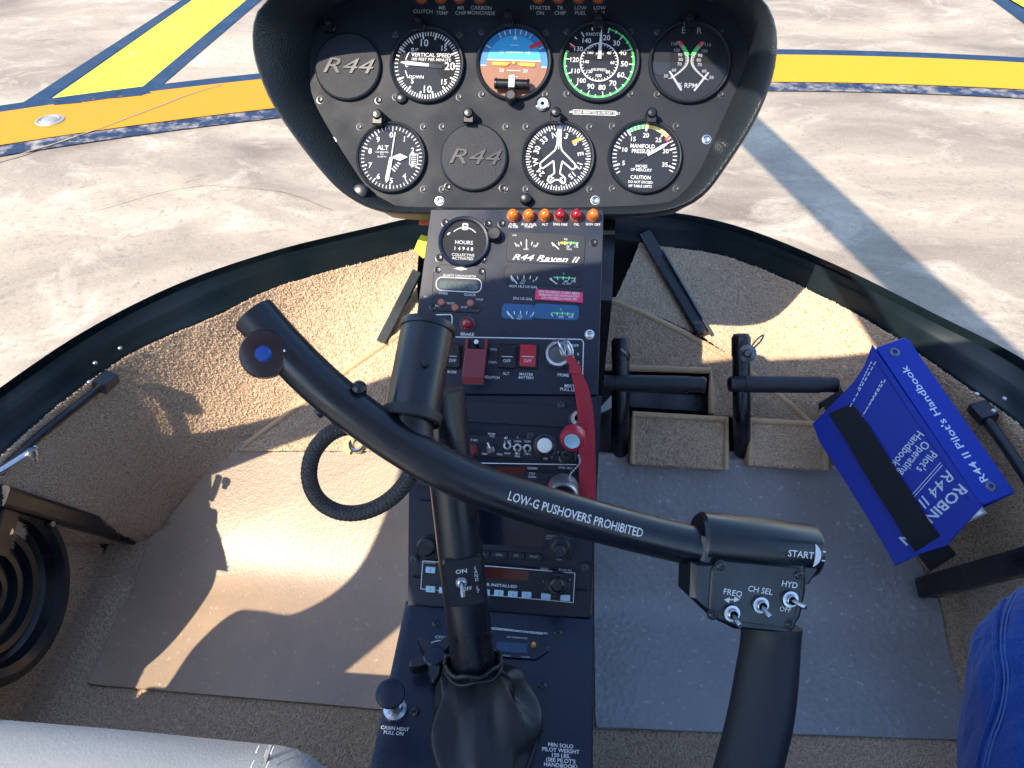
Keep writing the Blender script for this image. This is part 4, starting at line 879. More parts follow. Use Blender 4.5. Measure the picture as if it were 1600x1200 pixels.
# rounded cap over the bar end
c0, c1 = GF @ V((*gl(1098, 848, 0), -.012)), GF @ V((*gl(1282, 868, 0), -.012)); k = MB(along(c0, c1 - c0)); LL = (c1 - c0).length; k.lathe([(0, -.001), (.020, -.001), (.0225, .002), (.0225, LL - .004), (.020, LL), (0, LL)], 36); k.build('housing_cap', 'black', gh)
k = MB(GF); k.prism([gl(*p, .014) for p in [(1122, 876), (1112, 892), (1108, 952), (1122, 968), (1228, 982), (1240, 976), (1256, 900), (1250, 888)]][::-1][::-1], .0, .0140, .0012); fp = k.build('face_plate', 'black', gh)
for px, py in ((1126, 884), (1248, 898), (1114, 960), (1234, 975)):
    p = gl(px, py, .014); inst(SCB, 'screw', gh, GF @ T((p[0], p[1], .014)))
for px, py, tl in ((1142, 957, (.1, -.35)), (1187, 944, (.15, -.35)), (1233, 935, (.4, -.1))): toggle(GF, px, py, .0064, .014, gh, tl)
k = MB(GF)
def gt_(s, px, py, cap, h=.0146, **kw): p = gl(px, py, h); k.text(s, p[0], p[1], cap * .00051, h, rot=rad(-3), bold=.012, **kw)
gt_('FREQ', 1145, 926, 9); gt_('CH SEL', 1188, 922, 9); gt_('HYD', 1234, 913, 9); gt_('OFF', 1227, 952, 7.5)
a, c = gl(1133, 937, .0146), gl(1154, 937, .0146); k.line(a, c, .0011, .0146); 
for e, s in ((a, 1), (c, -1)): k.poly([(e[0] - .001 * s, e[1]), (e[0] + .0035 * s, e[1] + .0024), (e[0] + .0035 * s, e[1] - .0024)][::s], .0147)
k.build('print', 'white_print', gh)
# START lettering on the cap
HFc = along(c0, c1 - c0); ax_ = (c1 - c0).normalized(); vv = (CAM - c0); vv = (vv - ax_ * vv.dot(ax_)).normalized(); uu = vv.cross(ax_).normalized(); uu = uu if uu.dot(CU) > 0 else -uu
def wcap(p):
    a = p.y / .0227; return c0 + ax_ * p.x + (vv * math.cos(a) + uu * math.sin(a)) * .0229
k = MB(); k.text('START', LL * .775, -.003, .0052, 0, bold=.012, fn=wcap)

for i in range(14):
    y0, y1 = .006 - .0013 * i, .006 - .0013 * (i + 1); e = lambda y: .895 + .05 * (1 - abs((y + .003) / .0095) ** 2.5)
    k.add([wcap(V(p)) for p in [(LL * .895, y1, 0), (LL * e(y1), y1, 0), (LL * e(y0), y0, 0), (LL * .895, y0, 0)]], [(0, 1, 2, 3)])
for p, q in (((.955, .001), (.985, .001)), ((.985, .001), (.985, -.006)), ((.985, -.006), (.955, -.006))):
    k.add([wcap(V((LL * x, y + d, 0))) for (x, y), d in ((p, -.0005), (q, -.0005), (q, .0005), (p, .0005))], [(0, 1, 2, 3)])
k.build('cap_lettering', 'white_print', gh)
gpts = [(1205, 975, .632, .026, 1), (1203, 1010, .63, .0255, 1), (1197, 1060, .622, .0265, 1), (1188, 1120, .608, .0270, 1), (1174, 1180, .592, .0265, 1), (1160, 1240, .575, .027, 1), (1150, 1290, .56, .024, 1)]
GP = crom([V((*atd(x, y, d), )) for x, y, d, r, _ in gpts], 6); GR = crom([V((r, 0, 0)) for *_, r, _ in gpts], 6); GR = [g_.x for g_ in GR]
k = MB(); k.tube(GP, GR, 28, True, .82); k.build('grip', 'rubber', cyc)

# ================================================================== instrument panel
PAN = slope(.80, .617, 50, -.0)
pan = thing('instrument_panel', (-.02, .84, .52), 'black mushroom-shaped instrument panel with two rows of round dials', 'instrument panel')
def pp(px, py, h=0.0): return on(PAN, px, py, h)
KP = .00071
front = [(810, 329, 12), (640, 328, 12), (590, 322, 16), (555, 306, 22), (520, 278, 28), (470, 217, 40), (430, 158, 50), (408, 105, 60), (400, 65, 70), (405, 25, 80), (425, 0, 90), (470, -25, 105), (560, -42, 115), (800, -50, 120), (1040, -45, 115), (1140, -28, 105), (1185, 0, 90), (1203, 35, 80), (1206, 80, 70), (1196, 130, 60), (1170, 190, 50), (1130, 252, 40), (1095, 298, 30), (1055, 321, 22), (1000, 331, 14), (900, 331, 12)]
back = [(810, 324), (640, 323), (605, 314), (575, 294), (545, 252), (510, 195), (490, 155), (484, 120), (490, 60), (515, 10), (570, -30), (800, -38), (1050, -32), (1120, 0), (1158, 40), (1168, 85), (1160, 115), (1128, 190), (1095, 262), (1065, 302), (1030, 318), (900, 324)]
CX, CY = pp(810, 140)
def polar(P):
    Q = [(math.atan2(y - CY, x - CX), math.hypot(x - CX, y - CY), h) for x, y, h in P]; Q.sort(); return Q
def rint(Q, a):
    n = len(Q)
    for i in range(n):
        a0, r0, h0 = Q[i - 1]; a1, r1, h1 = Q[i]
        if i == 0: a0 -= 2 * math.pi
        for sh in (0, 2 * math.pi, -2 * math.pi):
            if a0 <= a + sh <= a1:
                t = (a + sh - a0) / max(a1 - a0, 1e-9)
                x0, y0, x1, y1 = r0 * math.cos(a0), r0 * math.sin(a0), r1 * math.cos(a1), r1 * math.sin(a1)
                dx, dy = math.cos(a), math.sin(a); den = (x1 - x0) * dy - (y1 - y0) * dx
                u = (y0 * dx - x0 * dy) / den if abs(den) > 1e-12 else t
                x, y = x0 + (x1 - x0) * u, y0 + (y1 - y0) * u
                return math.hypot(x, y), h0 + (h1 - h0) * u
    return Q[0][1], Q[0][2]
def cl(P, n): # smooth closed list
    P = [V(p) for p in P]; m = len(P); out = []
    for i in range(m):
        a, b, c, d = P[i - 1], P[i], P[(i + 1) % m], P[(i + 2) % m]
        for k_ in range(n):
            t = k_ / n; out.append(0.5 * ((2 * b) + (c - a) * t + (2 * a - 5 * b + 4 * c - d) * t * t + (3 * b - a - 3 * c + d) * t ** 3))
    return out
FQ = polar([(*pp(p.x, p.y, p.z / 1000), p.z / 1000) for p in cl(front, 5)]); BQ = polar([(*pp(p.x, p.y, 0), 0) for p in cl([(*p, 0) for p in back], 5)])
NP = 160; rows = []
for i in range(NP):
    a = 2 * math.pi * i / NP; rf, hf = rint(FQ, a); rb, _ = rint(BQ, a); dx, dy = math.cos(a), math.sin(a)
    def P_(r, h): return (CX + dx * r, CY + dy * r, h)
    dd = V((rf - rb, hf)); dd = dd / max(dd.length, 1e-6); nn = V((dd.y, -dd.x)) * .006
    rows.append([P_(rb, -.002), P_(rb, .0), P_(rb + (rf - rb) * .5, hf * .5), P_(rf - dd.x * .002, hf - .001), P_(rf + nn.x * .35 + .0005, hf + .001), P_(rf + nn.x * .8, hf - .001), P_(rf + nn.x + .0005, hf - .005), P_(rf + nn.x + (rb - rf) * .25, hf * .6 - .01), P_(rb + .012, -.03), P_(rb * .8, -.11), P_(rb * .3, -.13)])
m = len(rows[0]); k = MB(PAN); k.add([p for r in rows for p in r], [(i * m + j, ((i + 1) % NP) * m + j, ((i + 1) % NP) * m + j + 1, i * m + j + 1) for i in range(NP) for j in range(m - 1)], None, True)
k.build('hood', 'hood', pan, ang=60)
k = MB(PAN); k.poly([(CX + math.cos(2 * math.pi * i / NP) * rint(BQ, 2 * math.pi * i / NP)[0], CY + math.sin(2 * math.pi * i / NP) * rint(BQ, 2 * math.pi * i / NP)[0]) for i in range(NP)], 0.0); k.build('face_plate', 'panel', pan)
PF = lambda px, py, h=0.0: PAN @ T((*pp(px, py, h), h))
def bezel(px, py, R, name, label, mt='panel'):
    F = PF(px, py); b = MB(F); b.lathe([(R * .985, .0012), (R * 1.0, .0035), (R * 1.025, .0058), (R * 1.06, .0062), (R * 1.09, .0050), (R * 1.10, 0)], 56); o = b.build(name, mt, pan, label)
    d = MB(F); d.disc(R * .99, .0010, 48); d.build('dial', 'dial', o); return F, o
def glaze(F, R, o): b = MB(F); b.disc(R * 1.0, .0042, 48); b.build('glass', 'dial_glass', o)
def ticks(b, R, n, a0, a1, r0, r1, wd, z=.0016, every=None, big=None):
    for i in range(n + 1):
        a = rad(a0 + (a1 - a0) * i / n); major = every and i % every == 0; q0 = big[0] if major and big else r0; ww = big[1] if major and big else wd
        b.line((R * q0 * math.sin(a), R * q0 * math.cos(a)), (R * r1 * math.sin(a), R * r1 * math.cos(a)), R * ww, z)
def polt(b, s, R, a, r, cap, z=.0017, rot=0, **kw): b.text(s, R * r * math.sin(rad(a)), R * r * math.cos(rad(a)), R * cap, z, rot=rot, **kw)
def needle(F, R, a, pts, o, m='white_print', z=.0026):
    b = MB(F); A = RZ(-rad(a)); b.prism([(x * R, y * R) for x, y in pts][::-1], z, z + .0005, 0, A); return b.build('pointer', m, o)
LONG = [(-.045, 0), (-.05, .60), (0, .80), (.05, .60), (.045, 0)]
R = 57 * KP
# vertical speed
F, o = bezel(668, 103, 54 * KP, 'vertical_speed_gauge', 'black vertical speed dial with pointer level at left'); r = 54 * KP
b = MB(F); ticks(b, r, 60, -62, 242, .84, .96, .028, every=5, big=(.76, .045)); ticks(b, r, 8, 300, 244, .86, .96, .028)
for s, a, rr, c in (('10', -12, .66, .2), ('15', 42, .68, .15), ('20', 90, .66, .22), ('10', 178, .68, .2), ('15', 132, .68, .15), ('5', -48, .62, .14), ('5', 222, .62, .14), ('0', 270, .60, .14)): polt(b, s, r, a, rr, c, bold=.012)
b.text('VERTICAL SPEED', .10 * r, .30 * r, r * .11, .0017, bold=.008); b.text('100 FEET PER MINUTE', .10 * r, .17 * r, r * .085, .0017, bold=.008); b.text('DOWN', -.30 * r, -.34 * r, r * .09, .0017, bold=.01); b.text('UP', -.36 * r, .44 * r, r * .09, .0017)
b.arc(r * .64, r * .67, 283, 305, .0017, 8); b.arc(r * .64, r * .67, 235, 256, .0017, 8); b.build('dial_markings', 'white_print', o)
needle(F, r, -86, [(-.04, -.05), (-.055, .62), (0, .80), (.055, .62), (.04, -.05)], o); needle(F, r, 94, [(-.06, 0), (-.05, .45), (.05, .45), (.06, 0)], o, 'panel', .0022); glaze(F, r, o)
# attitude indicator
F, o = bezel(803, 99, 54 * KP, 'attitude_indicator', 'blue and brown attitude indicator with orange aircraft bars'); r = 54 * KP
half = lambda a0, a1, rr, y: [(rr * r * math.sin(rad(a0 + (a1 - a0) * i / 30)), rr * r * math.cos(rad(a0 + (a1 - a0) * i / 30)) ) for i in range(31)]
b = MB(F); b.poly(half(96, -96, .97, 0), .0013); b.build('sky_ring', 'ai_ring', o); b = MB(F); b.poly(half(264, 96, .97, 0), .0013); b.build('ground_ring', 'ai_ground', o)
b = MB(F); b.poly(half(85, -85, .78, 0), .0016); b.build('sky_half', 'ai_sky', o); b = MB(F); b.poly(half(275, 85, .78, 0), .0016); b.build('ground_half', 'ai_ground', o)
b = MB(F); ticks(b, r, 6, -30, 30, .82, .95, .03, .0018); ticks(b, r, 4, -60, 60, .80, .96, .03, .0018); b.line((-.78 * r, .068 * r), (.78 * r, .068 * r), .03 * r, .0019); b.line((-.95 * r, -.1 * r), (-.8 * r, -.1 * r), .03 * r, .0018); b.line((.95 * r, -.1 * r), (.8 * r, -.1 * r), .03 * r, .0018)
for y, wd, s in ((.30, .24, '10'), (.5, .12, ''), (-.22, .2, '20'), (-.4, .14, '')): b.line((-wd * r, y * r), (wd * r, y * r), .02 * r, .0019); b.text(s, -(wd + .14) * r, y * r, .1 * r, .0019); b.text(s, (wd + .14) * r, y * r, .1 * r, .0019)
b.poly([(-.06 * r, .66 * r), (.06 * r, .66 * r), (0, .80 * r)], .0020); b.build('dial_markings', 'white_print', o)
b = MB(F); b.line((.44 * r, .44 * r), (.76 * r, .60 * r), .11 * r, .0021); b.build('bank_flag', 'red', o)
b = MB(F); b.prism([(-.62 * r, .0), (-.62 * r, -.1 * r), (-.2 * r, -.1 * r), (-.1 * r, -.02 * r), (-.2 * r, 0)], .0024, .003); b.prism([(.62 * r, -.1 * r), (.62 * r, 0), (.2 * r, 0), (.1 * r, -.02 * r), (.2 * r, -.1 * r)], .0024, .003); b.disc(.05 * r, .003, 12); b.build('aircraft_bars', 'orange', o)
glaze(F, r, o)
b = MB(F); b.tube([(-.5 * r, -.68 * r, .010), (-.44 * r, -.68 * r, .010), (-.43 * r, -.68 * r, .010), (.43 * r, -.68 * r, .010), (.44 * r, -.68 * r, .010), (.5 * r, -.68 * r, .010)], [.0055, .0062, .0052, .0052, .0062, .0055], 18); b.build('cage_bar', 'black', o)
b = MB(F); b.prism(rrect(-.10 * r, -.85 * r, .10 * r, -.45 * r, .001, 2), .014, .0168, .001); b.build('cage_plate', 'steel', o); b = MB(F); b.lathe([(.0062, .004), (.006, .018), (.0045, .0195), (0, .0195)], 22, T((0, -1.06 * r, 0))); b.build('adjust_knob', 'black', o)
# airspeed
F, o = bezel(936, 98, 57 * KP, 'airspeed_gauge', 'airspeed dial with wide green arc and inner scale'); r = 57 * KP
b = MB(F); b.mi = 1; b.arc(r * .90, r * .955, 38, 285, .0015, 60); b.arc(r * .90, r * .94, 12, 38, .0015, 10); b.mi = 0
kn = lambda v: 14 + (v - 20) * 345 / 130 * .98
for v in range(20, 150, 5): a = rad(kn(v) if v < 145 else 345); q = .80 if v % 10 == 0 else .87; b.line((r * q * math.sin(a), r * q * math.cos(a)), (r * .95 * math.sin(a), r * .95 * math.cos(a)), r * .026, .0018)
for v in range(20, 150, 10): polt(b, str(v), r, kn(v), .68, .125 if v >= 100 else .14, .0018, bold=.012)
b.text('KNOTS', -.2 * r, .74 * r, .085 * r, .0018); b.arc(r * .49, r * .52, -35, 330, .0017, 60)
for i in range(37): a = rad(-35 + 365 * i / 36); b.line((r * .44 * math.sin(a), r * .44 * math.cos(a)), (r * .5 * math.sin(a), r * .5 * math.cos(a)), r * .018, .0018)
for i, v in enumerate((40, 60, 80, 100, 120, 140, 160)): polt(b, str(v), r, 45 + i * 45, .36, .085, .0018, bold=.01)
b.text('MPH', 0, .22 * r, .075 * r, .0018); b.text('AIRSPEED', 0, -.2 * r, .07 * r, .0018)
b.mi = 2; b.line((-.80 * r, .42 * r), (-.68 * r, .36 * r), .05 * r, .0019); b.build('dial_markings', ['white_print', 'green', 'red'], o)
needle(F, r, 1, [(-.05, .08), (-.035, .6), (0, .92), (.035, .6), (.05, .08)], o); glaze(F, r, o)
# dual tachometer
F, o = bezel(1077, 99, 57 * KP, 'dual_tachometer', 'dual tachometer with shade-greyed print, marked E and R with arrow-shaped scales'); r = 57 * KP
b = MB(F); b.mi = 0; b.text('E', -.21 * r, .86 * r, .17 * r, .0018); b.text('R', .20 * r, .86 * r, .17 * r, .0018); b.text('% RPM', -.02 * r, -.60 * r, .13 * r, .0018, bold=.01)
for sg in (-1, 1):
    C = (sg * .62 * r, -.05 * r)
    def sc(v): # 50..110 along an arc bulging to the centre line
        t = (v - 50) / 60; a = rad(205 - 130 * t); return (C[0] + sg * .56 * r * math.cos(a) * 1.0, C[1] + .62 * r * (-.62 + 1.12 * t))
    P = []
    for i in range(25):
        t = i / 24; x = sg * (.42 * (1 - math.sin(math.pi * min(t * 1.02, 1))) * (1 if t < .5 else .62) + .04); y = -.42 + .98 * t; P.append((x * r, y * r))
    for i in range(24): b.mi = 0 if i < 15 else (1 if i < 21 else 2); b.line(P[i], P[i + 1], .035 * r if i < 15 else .10 * r, .0017)
    b.mi = 0
    for i in range(0, 25): b.line(P[i], (P[i][0] + sg * .07 * r, P[i][1] - .02 * r), .02 * r, .00175)
    for i, v in zip((1, 5, 9, 12, 15, 18, 22), (50, 60, 70, 80, 90, 100, 110)): b.text(str(v), P[i][0] + sg * (.2 if i not in (18,) else .24) * r, P[i][1] + .01 * r, .085 * r, .0018, bold=.01)
    b.line((sg * .52 * r, -.24 * r), (sg * .17 * r, -.74 * r), .055 * r, .0019)
b.build('dial_markings', ['grey_print', 'green', 'red'], o); b = MB(F); b.prism(rrect(-.96 * r, -.35 * r, -.52 * r, .55 * r, .2 * r), .0012, .0016); b.build('dial_step', 'panel', o); glaze(F, r, o)  # markings greyed: the shade over this dial is put into its print
# altimeter
F, o = bezel(612, 247, 51 * KP, 'altimeter', 'altimeter dial numbered zero to nine with white hands'); r = 51 * KP
b = MB(F); ticks(b, r, 50, 0, 360, .86, .96, .024, every=5, big=(.80, .034))
for i in range(10): polt(b, str(i), r, i * 36 - 3, .70, .16, .0018, bold=.015)
b.text('ALT', -.28 * r, .30 * r, .14 * r, .0018, bold=.02); b.text('CALIBRATED', -.30 * r, .16 * r, .05 * r, .0018); b.text('TO', -.30 * r, .09 * r, .05 * r, .0018); b.text('20,000 FT', -.30 * r, .02 * r, .05 * r, .0018)
for i in range(4): b.line(((.02 + .06 * i) * r, -.32 * r + .06 * i * r), ((.14 + .05 * i) * r, -.42 * r + .08 * i * r), .035 * r, .0018)
b.pline(rrect(.58 * r, -.2 * r, .82 * r, .14 * r, .02 * r), .02 * r, .0018, True)
for i in range(5): b.line((.62 * r, (-.14 + .06 * i) * r), (.78 * r, (-.14 + .06 * i) * r), .02 * r, .0018)
b.build('dial_markings', 'white_print', o)
needle(F, r, 188, [(-.05, 0), (-.06, .68), (0, .80), (.06, .68), (.05, 0)], o); needle(F, r, 87, [(-.02, .05), (-.11, .28), (0, .52), (.11, .28), (.02, .05)], o, z=.0031); needle(F, r, 6, [(-.012, 0), (-.02, .78), (.02, .78), (.012, 0)], o, z=.0021); glaze(F, r, o)
# heading indicator
F, o = bezel(872, 247, 52 * KP, 'heading_indicator', 'compass dial with white aircraft outline in its middle'); r = 52 * KP
b = MB(F); ticks(b, r, 72, 0, 360, .86, .97, .026, every=2, big=(.82, .034))
for i, s in enumerate(('N', '3', '6', 'E', '12', '15', 'S', '21', '24', 'W', '30', '33')): a = i * 30 - 12; polt(b, s, r, a, .68, .165, .0018, rot=-rad(a), bold=.015)
pl = [(0, .95), (.045, .85), (.05, .40), (.10, .22), (.52, -.18), (.52, -.30), (.44, -.34), (.13, -.10), (.08, -.46), (.25, -.60), (.25, -.74), (.18, -.76), (.05, -.66), (0, -.66)]
pl = pl + [(-x, y) for x, y in pl[::-1]][1:]; b.pline([(x * r, y * r) for x, y in pl], .045 * r, .0021, True); b.line((0, .95 * r), (0, .25 * r), .03 * r, .0022); b.mi = 1; b.line((.40 * r, .46 * r), (.66 * r, .60 * r), .09 * r, .0022); b.build('dial_markings', ['white_print', 'orange'], o); glaze(F, r, o)
# manifold pressure
F, o = bezel(1007, 246, 52 * KP, 'manifold_pressure_gauge', 'manifold pressure dial with green and yellow arcs at its top'); r = 52 * KP
mpa = lambda v: -108 + (v - 5) * 216 / 30
b = MB(F); b.mi = 1; b.arc(r * .84, r * .95, mpa(15), mpa(20), .0015); b.mi = 2; b.arc(r * .84, r * .95, mpa(20), mpa(26.3), .0015); b.mi = 3; b.arc(r * .78, r * .95, mpa(26.3), mpa(27.3), .0016, 4); b.mi = 0
for v in range(3, 37): a = rad(mpa(v)); q = .76 if v % 5 == 0 else .83; b.line((r * q * math.sin(a), r * q * math.cos(a)), (r * .95 * math.sin(a), r * .95 * math.cos(a)), r * (.05 if v % 5 == 0 else .028), .0018)
for v in (5, 10, 15, 20, 25, 30, 35): polt(b, str(v), r, mpa(v), .64, .13, .0018, bold=.012)
for s, y, c in (('MANIFOLD', .32, .12), ('PRESSURE', .17, .12), ('INCHES', -.27, .085), ('OF MERCURY', -.38, .085), ('CAUTION', -.60, .11), ('DO NOT EXCEED', -.74, .075), ('MP TABLE LIMITS', -.86, .075)): b.text(s, -.08 * r, y * r, c * r, .0018, bold=.012, wide=.85)
b.build('dial_markings', ['white_print', 'green', 'yellow', 'red'], o); needle(F, r, 57, [(-.035, .1), (-.05, .6), (0, .86), (.05, .6), (.035, .1)], o); needle(F, r, 237, [(-.03, -.1), (-.03, .4), (.03, .4), (.03, -.1)], o, 'panel', .0022); glaze(F, r, o)
# blanking covers
for px, py in ((545, 106), (741, 247)):
    F = PF(px, py); r = 53 * KP; b = MB(F); b.lathe([(0, .0062), (r * .94, .0058), (r * .985, .0045), (r, .002), (r * 1.01, 0)], 56); o = b.build('blank_cover', 'cover', pan, 'plain black round blanking cover embossed with lettering')
    b = MB(F); vs_, fs_ = text_geo('R44', .3, 0.0); kk = r * .44 / .7; b.add([(v[0] * kk * 1.5 - .02 * r, (v[1] - .35) * kk, .0076) for v in vs_], fs_)
    n0 = len(vs_); ed = {}
    for f in fs_:
        for i in range(len(f)): e = (f[i], f[(i + 1) % len(f)]); ed[e] = 1
    k2 = [e for e in ed if (e[1], e[0]) not in ed]; b.v += [b.M @ V((v[0] * kk * 1.5 - .02 * r, (v[1] - .35) * kk, .0052)) for v in vs_]
    for e in k2: b.f.append([e[1], e[0], e[0] + n0, e[1] + n0]); b.m.append(0); b.sm.append(False)
    b.build('embossing', 'console', o)
# post lamps above the dials
for px, py in ((518, 44), (657, 40), (795, 33), (935, 36), (1076, 36), (595, 186), (735, 184), (869, 183), (1016, 184)):
    F = PF(px, py); b = MB(F); b.lathe([(.0068, 0), (.0068, .006), (.0062, .0065), (.0060, .016), (.004, .019), (0, .0195)], 18); o = b.build('post_lamp', 'black', pan)
    b = MB(F); b.prism([(-.0055, -.001), (-.0055, -.010), (.0055, -.010), (.0055, -.001)][::-1], .010, .0165, .001); b.build('lamp_hood', 'black', o)
# panel screws
for dx, dy, cx_, cy_ in [(s * 47, t * 46, c[0], c[1]) for c in ((668, 103), (803, 99), (936, 98), (1077, 99), (612, 247), (741, 247), (872, 247), (1007, 246)) for s in (-1, 1) for t in (-1, 1)]:
    px, py = cx_ + dx * 1.06, cy_ + dy * 1.06
    if py < 40: continue
    screw(pan, PAN, px, py, 0, SCR)
for px, py in ((519, 221), (1104, 218), (687, 314), (930, 313), (822, 313)): screw(pan, PAN, px, py, 0, SCS if py < 314.5 and px != 822 else SCR)
for px, py in ((501, 156), (592, 157), (700, 292), (786, 294)): screw(pan, PAN, px, py, 0, SCB)
# adjusting knobs and small fittings
for px, py, r_, hh in ((568, 303, .0085, .016), (628, 154, .006, .004), (822, 312, .006, .010)):
    F = PF(px, py); b = MB(F); b.lathe([(r_ * 1.1, 0), (r_ * 1.1, .002), (r_, .003), (r_ * .95, hh), (r_ * .7, hh + .001), (0, hh + .001)], 22); b.build('adjust_knob', 'black', pan)
F = PF(848, 163); b = MB(F); b.lathe([(.002, .004), (.006, .0042), (.008, .0025), (.0085, 0)], 18); b.build('jack_socket', 'steel', pan)
b = MB(PAN); a, c = pp(896, 172), pp(962, 181); b.prism(rrect(a[0], c[1], c[0], a[1], .0006, 1), 0, .0008); pk = b.build('placard', 'black', pan)
b = MB(PAN); b.pline([(a[0], c[1]), (c[0], c[1]), (c[0], a[1]), (a[0], a[1])], .0006, .0011, True); b.text('AIR COND PERMITTED IN VFR DAY ONLY', (a[0] + c[0]) / 2, (a[1] + c[1]) / 2, .0026, .0011, wide=.8, bold=.01); b.build('print', 'white_print', pk)
# annunciator row under the hood
for lab, x in ((('CLUTCH',), 661), (('MR', 'TEMP'), 691), (('MR', 'CHIP'), 720), (('CARBON', 'MONOXIDE'), 752), (('STARTER', 'ON'), 844), (('TR', 'CHIP'), 875), (('LOW', 'FUEL'), 907), (('LOW', 'RPM'), 937)):
    b = MB(PAN)
    for i, s in enumerate(lab): p = pp(x, (18 if len(lab) == 1 else 12.5) + 8 * i); b.text(s, p[0], p[1], .0040, .0006, bold=.008)
    F = PF(x - 2, -4); d = MB(F); d.lathe([(.0052, .002), (.0072, .0025), (.0076, 0)], 18); lo_ = d.build('warning_light', 'lens_base', pan); d = MB(F); d.lathe([(.0056, .002), (.0055, .008), (.004, .0115), (0, .013)], 18); d.build('lens', 'amber', lo_); b.build('print', 'grey_print', lo_)
# ================================================================== key with red ribbon
p = cp(*Z3(962, 900), .012); q0 = CON @ V((p[0], p[1], .012)); key = thing('key_ribbon', q0, 'red fabric ribbon hanging from the ignition key down the console', 'key ribbon')
F = CON @ T((p[0], p[1], .012)) @ RZ(rad(25)); k = MB(F); k.box(-.001, -.006, -.006, .001, .006, .014); k.tube([(0, .010 * math.cos(2 * math.pi * i / 20), .018 + .008 * math.sin(2 * math.pi * i / 20)) for i in range(21)], .0016, 8, False); k.build('key', 'steel', key)
k = MB(F); k.tube([(.006 + .004 * math.sin(i * .3), .011 * math.cos(2 * math.pi * i / 24) - .004, .018 + .011 * math.sin(2 * math.pi * i / 24)) for i in range(25)], .0009, 6, False); k.tube([(.008, .012 * math.cos(2 * math.pi * i / 24) - .005, .017 + .010 * math.sin(2 * math.pi * i / 24)) for i in range(25)], .0009, 6, False); k.build('key_ring', 'steel', key)
rp = [(889, 556, .036, 12), (897, 572, .036, 13), (903, 590, .034, 17), (910, 615, .030, 22), (915, 650, .026, 24), (917, 700, .022, 25), (918, 745, .018, 25), (918, 790, .016, 25)]
RP = crom([V((*cp(x, y, h), h)) for x, y, h, w_ in rp], 6); RWd = [v.x for v in crom([V((w_ * .00066, 0, 0)) for *_, w_ in rp], 6)]; k = MB(CON); vs = []
for i, (c_, w_) in enumerate(zip(RP, RWd)):
    t = (RP[min(i + 1, len(RP) - 1)] - RP[max(i - 1, 0)]).normalized(); sd = t.cross(V((0, 0, 1))).normalized(); nr = sd.cross(t)
    for u in (-1, -.5, 0, .5, 1): vs.append(c_ + sd * (u * w_ / 2) + nr * (.0006 + .0012 * (1 - u * u)))
    for u in (1, -1): vs.append(c_ + sd * (u * w_ / 2) - nr * .0006)
k.add(vs, [(i * 7 + j, i * 7 + (j + 1) % 7, (i + 1) * 7 + (j + 1) % 7, (i + 1) * 7 + j) for i in range(len(RP) - 1) for j in range(7)], None, True); k.build('ribbon', 'ribbon', key)
a_, c_ = RP[8], RP[12]; k = MB(CON); k.box(a_.x - .0062, a_.y - .004, a_.z - .001, a_.x + .0055, a_.y + .004, a_.z + .0026); k.build('stitching', 'ribbon', key)

# ================================================================== small tags left of the console
q = atd(656, 386, .93); t = tag(MB().build('safety_tag', 'tag_yellow') if False else None, '', '') if False else None
k = MB(frame(q, CR, CU)); k.prism([(-.007, -.004), (.004, -.014), (.012, -.01), (.012, .012), (.002, .015), (-.002, .008)], -.002, .002, .0005); tag(k.build('safety_tag', 'tag_yellow'), 'bright yellow plastic tag poking out beside the upper console', 'tag')
q = atd(668, 343, .92); k = MB(frame(q, CR, CU)); k.prism([(-.010, -.006), (.01, -.006), (.01, .008), (.0, .006), (-.009, .001)], -.004, .002, .0008); tag(k.build('safety_tag', 'tag_red'), 'small red cap tucked under the instrument panel corner', 'cap')

# ================================================================== pilot's handbook and its strap
E0, E1 = atd(1533, 790, .90), atd(1368, 543, 1.00)      # cover/spine edge, bottom to top
ax = (E1 - E0); Lb = ax.length; ax.normalize(); cw = atd(1418, 895, .94) - E0; cw = (cw - ax * cw.dot(ax)); cw.normalize()
BF = frame(E0, ax, cw)  # x along the spine, y across the cover, z up/down
up_ = 1 if V((BF[0][2], BF[1][2], BF[2][2])).dot(CAM - E0) > 0 else -1
if up_ < 0: BF = frame(E1, -ax, cw)
mir = up_ < 0
WB = .128; TB = .042
hb = thing('handbook', E0, "thick royal blue pilot's handbook binder held by a black strap", 'book')
d5 = lambda x, y: (1240 + x / 3, 500 + y / 3)
k = MB(BF); k.prism([on(BF, *d5(*p)) for p in ((368, 115), (330, 215), (280, 290), (228, 345), (150, 425), (88, 486), (120, 570), (300, 850), (440, 1085), (475, 1152), (600, 1095), (715, 1060), (800, 965), (884, 872), (700, 600), (500, 310))], -.003, 0, .0008); cv = k.build('front_cover', 'binder', hb)
# spine rolls over the edge, away from the camera
SPF = BF @ frame((0, -.0170, -.0150), (1, 0, 0), (0, .034, .030))
k = MB(SPF); k.prism(rrect(0, -.0232, Lb, .0226, .004, 3), -.0022, .0008, .0010); spn = k.build('spine', 'binder', hb)
k = MB(BF); k.prism(rrect(.0 if not mir else .05, -.034, Lb - (0 if mir else .05), WB * .40, .003, 2), -.040, -.036, .0008); k.build('back_cover', 'binder', hb)
k = MB(BF); k.box(*((.06, .004, -.035, Lb + .008, WB * .62, -.0035) if mir else (-.008, .004, -.035, Lb - .06, WB * .62, -.0035))); k.build('pages', 'paper', hb)
k = MB(BF); k.tube([(.012, .008, .0001), (Lb - .012, .008, .0001)], .0009, 6); k.build('hinge_crease', 'binder', cv)
xs = (lambda x: Lb - x) if mir else (lambda x: x)
BFL = lambda px, py: on(BF, px, py, .0008)
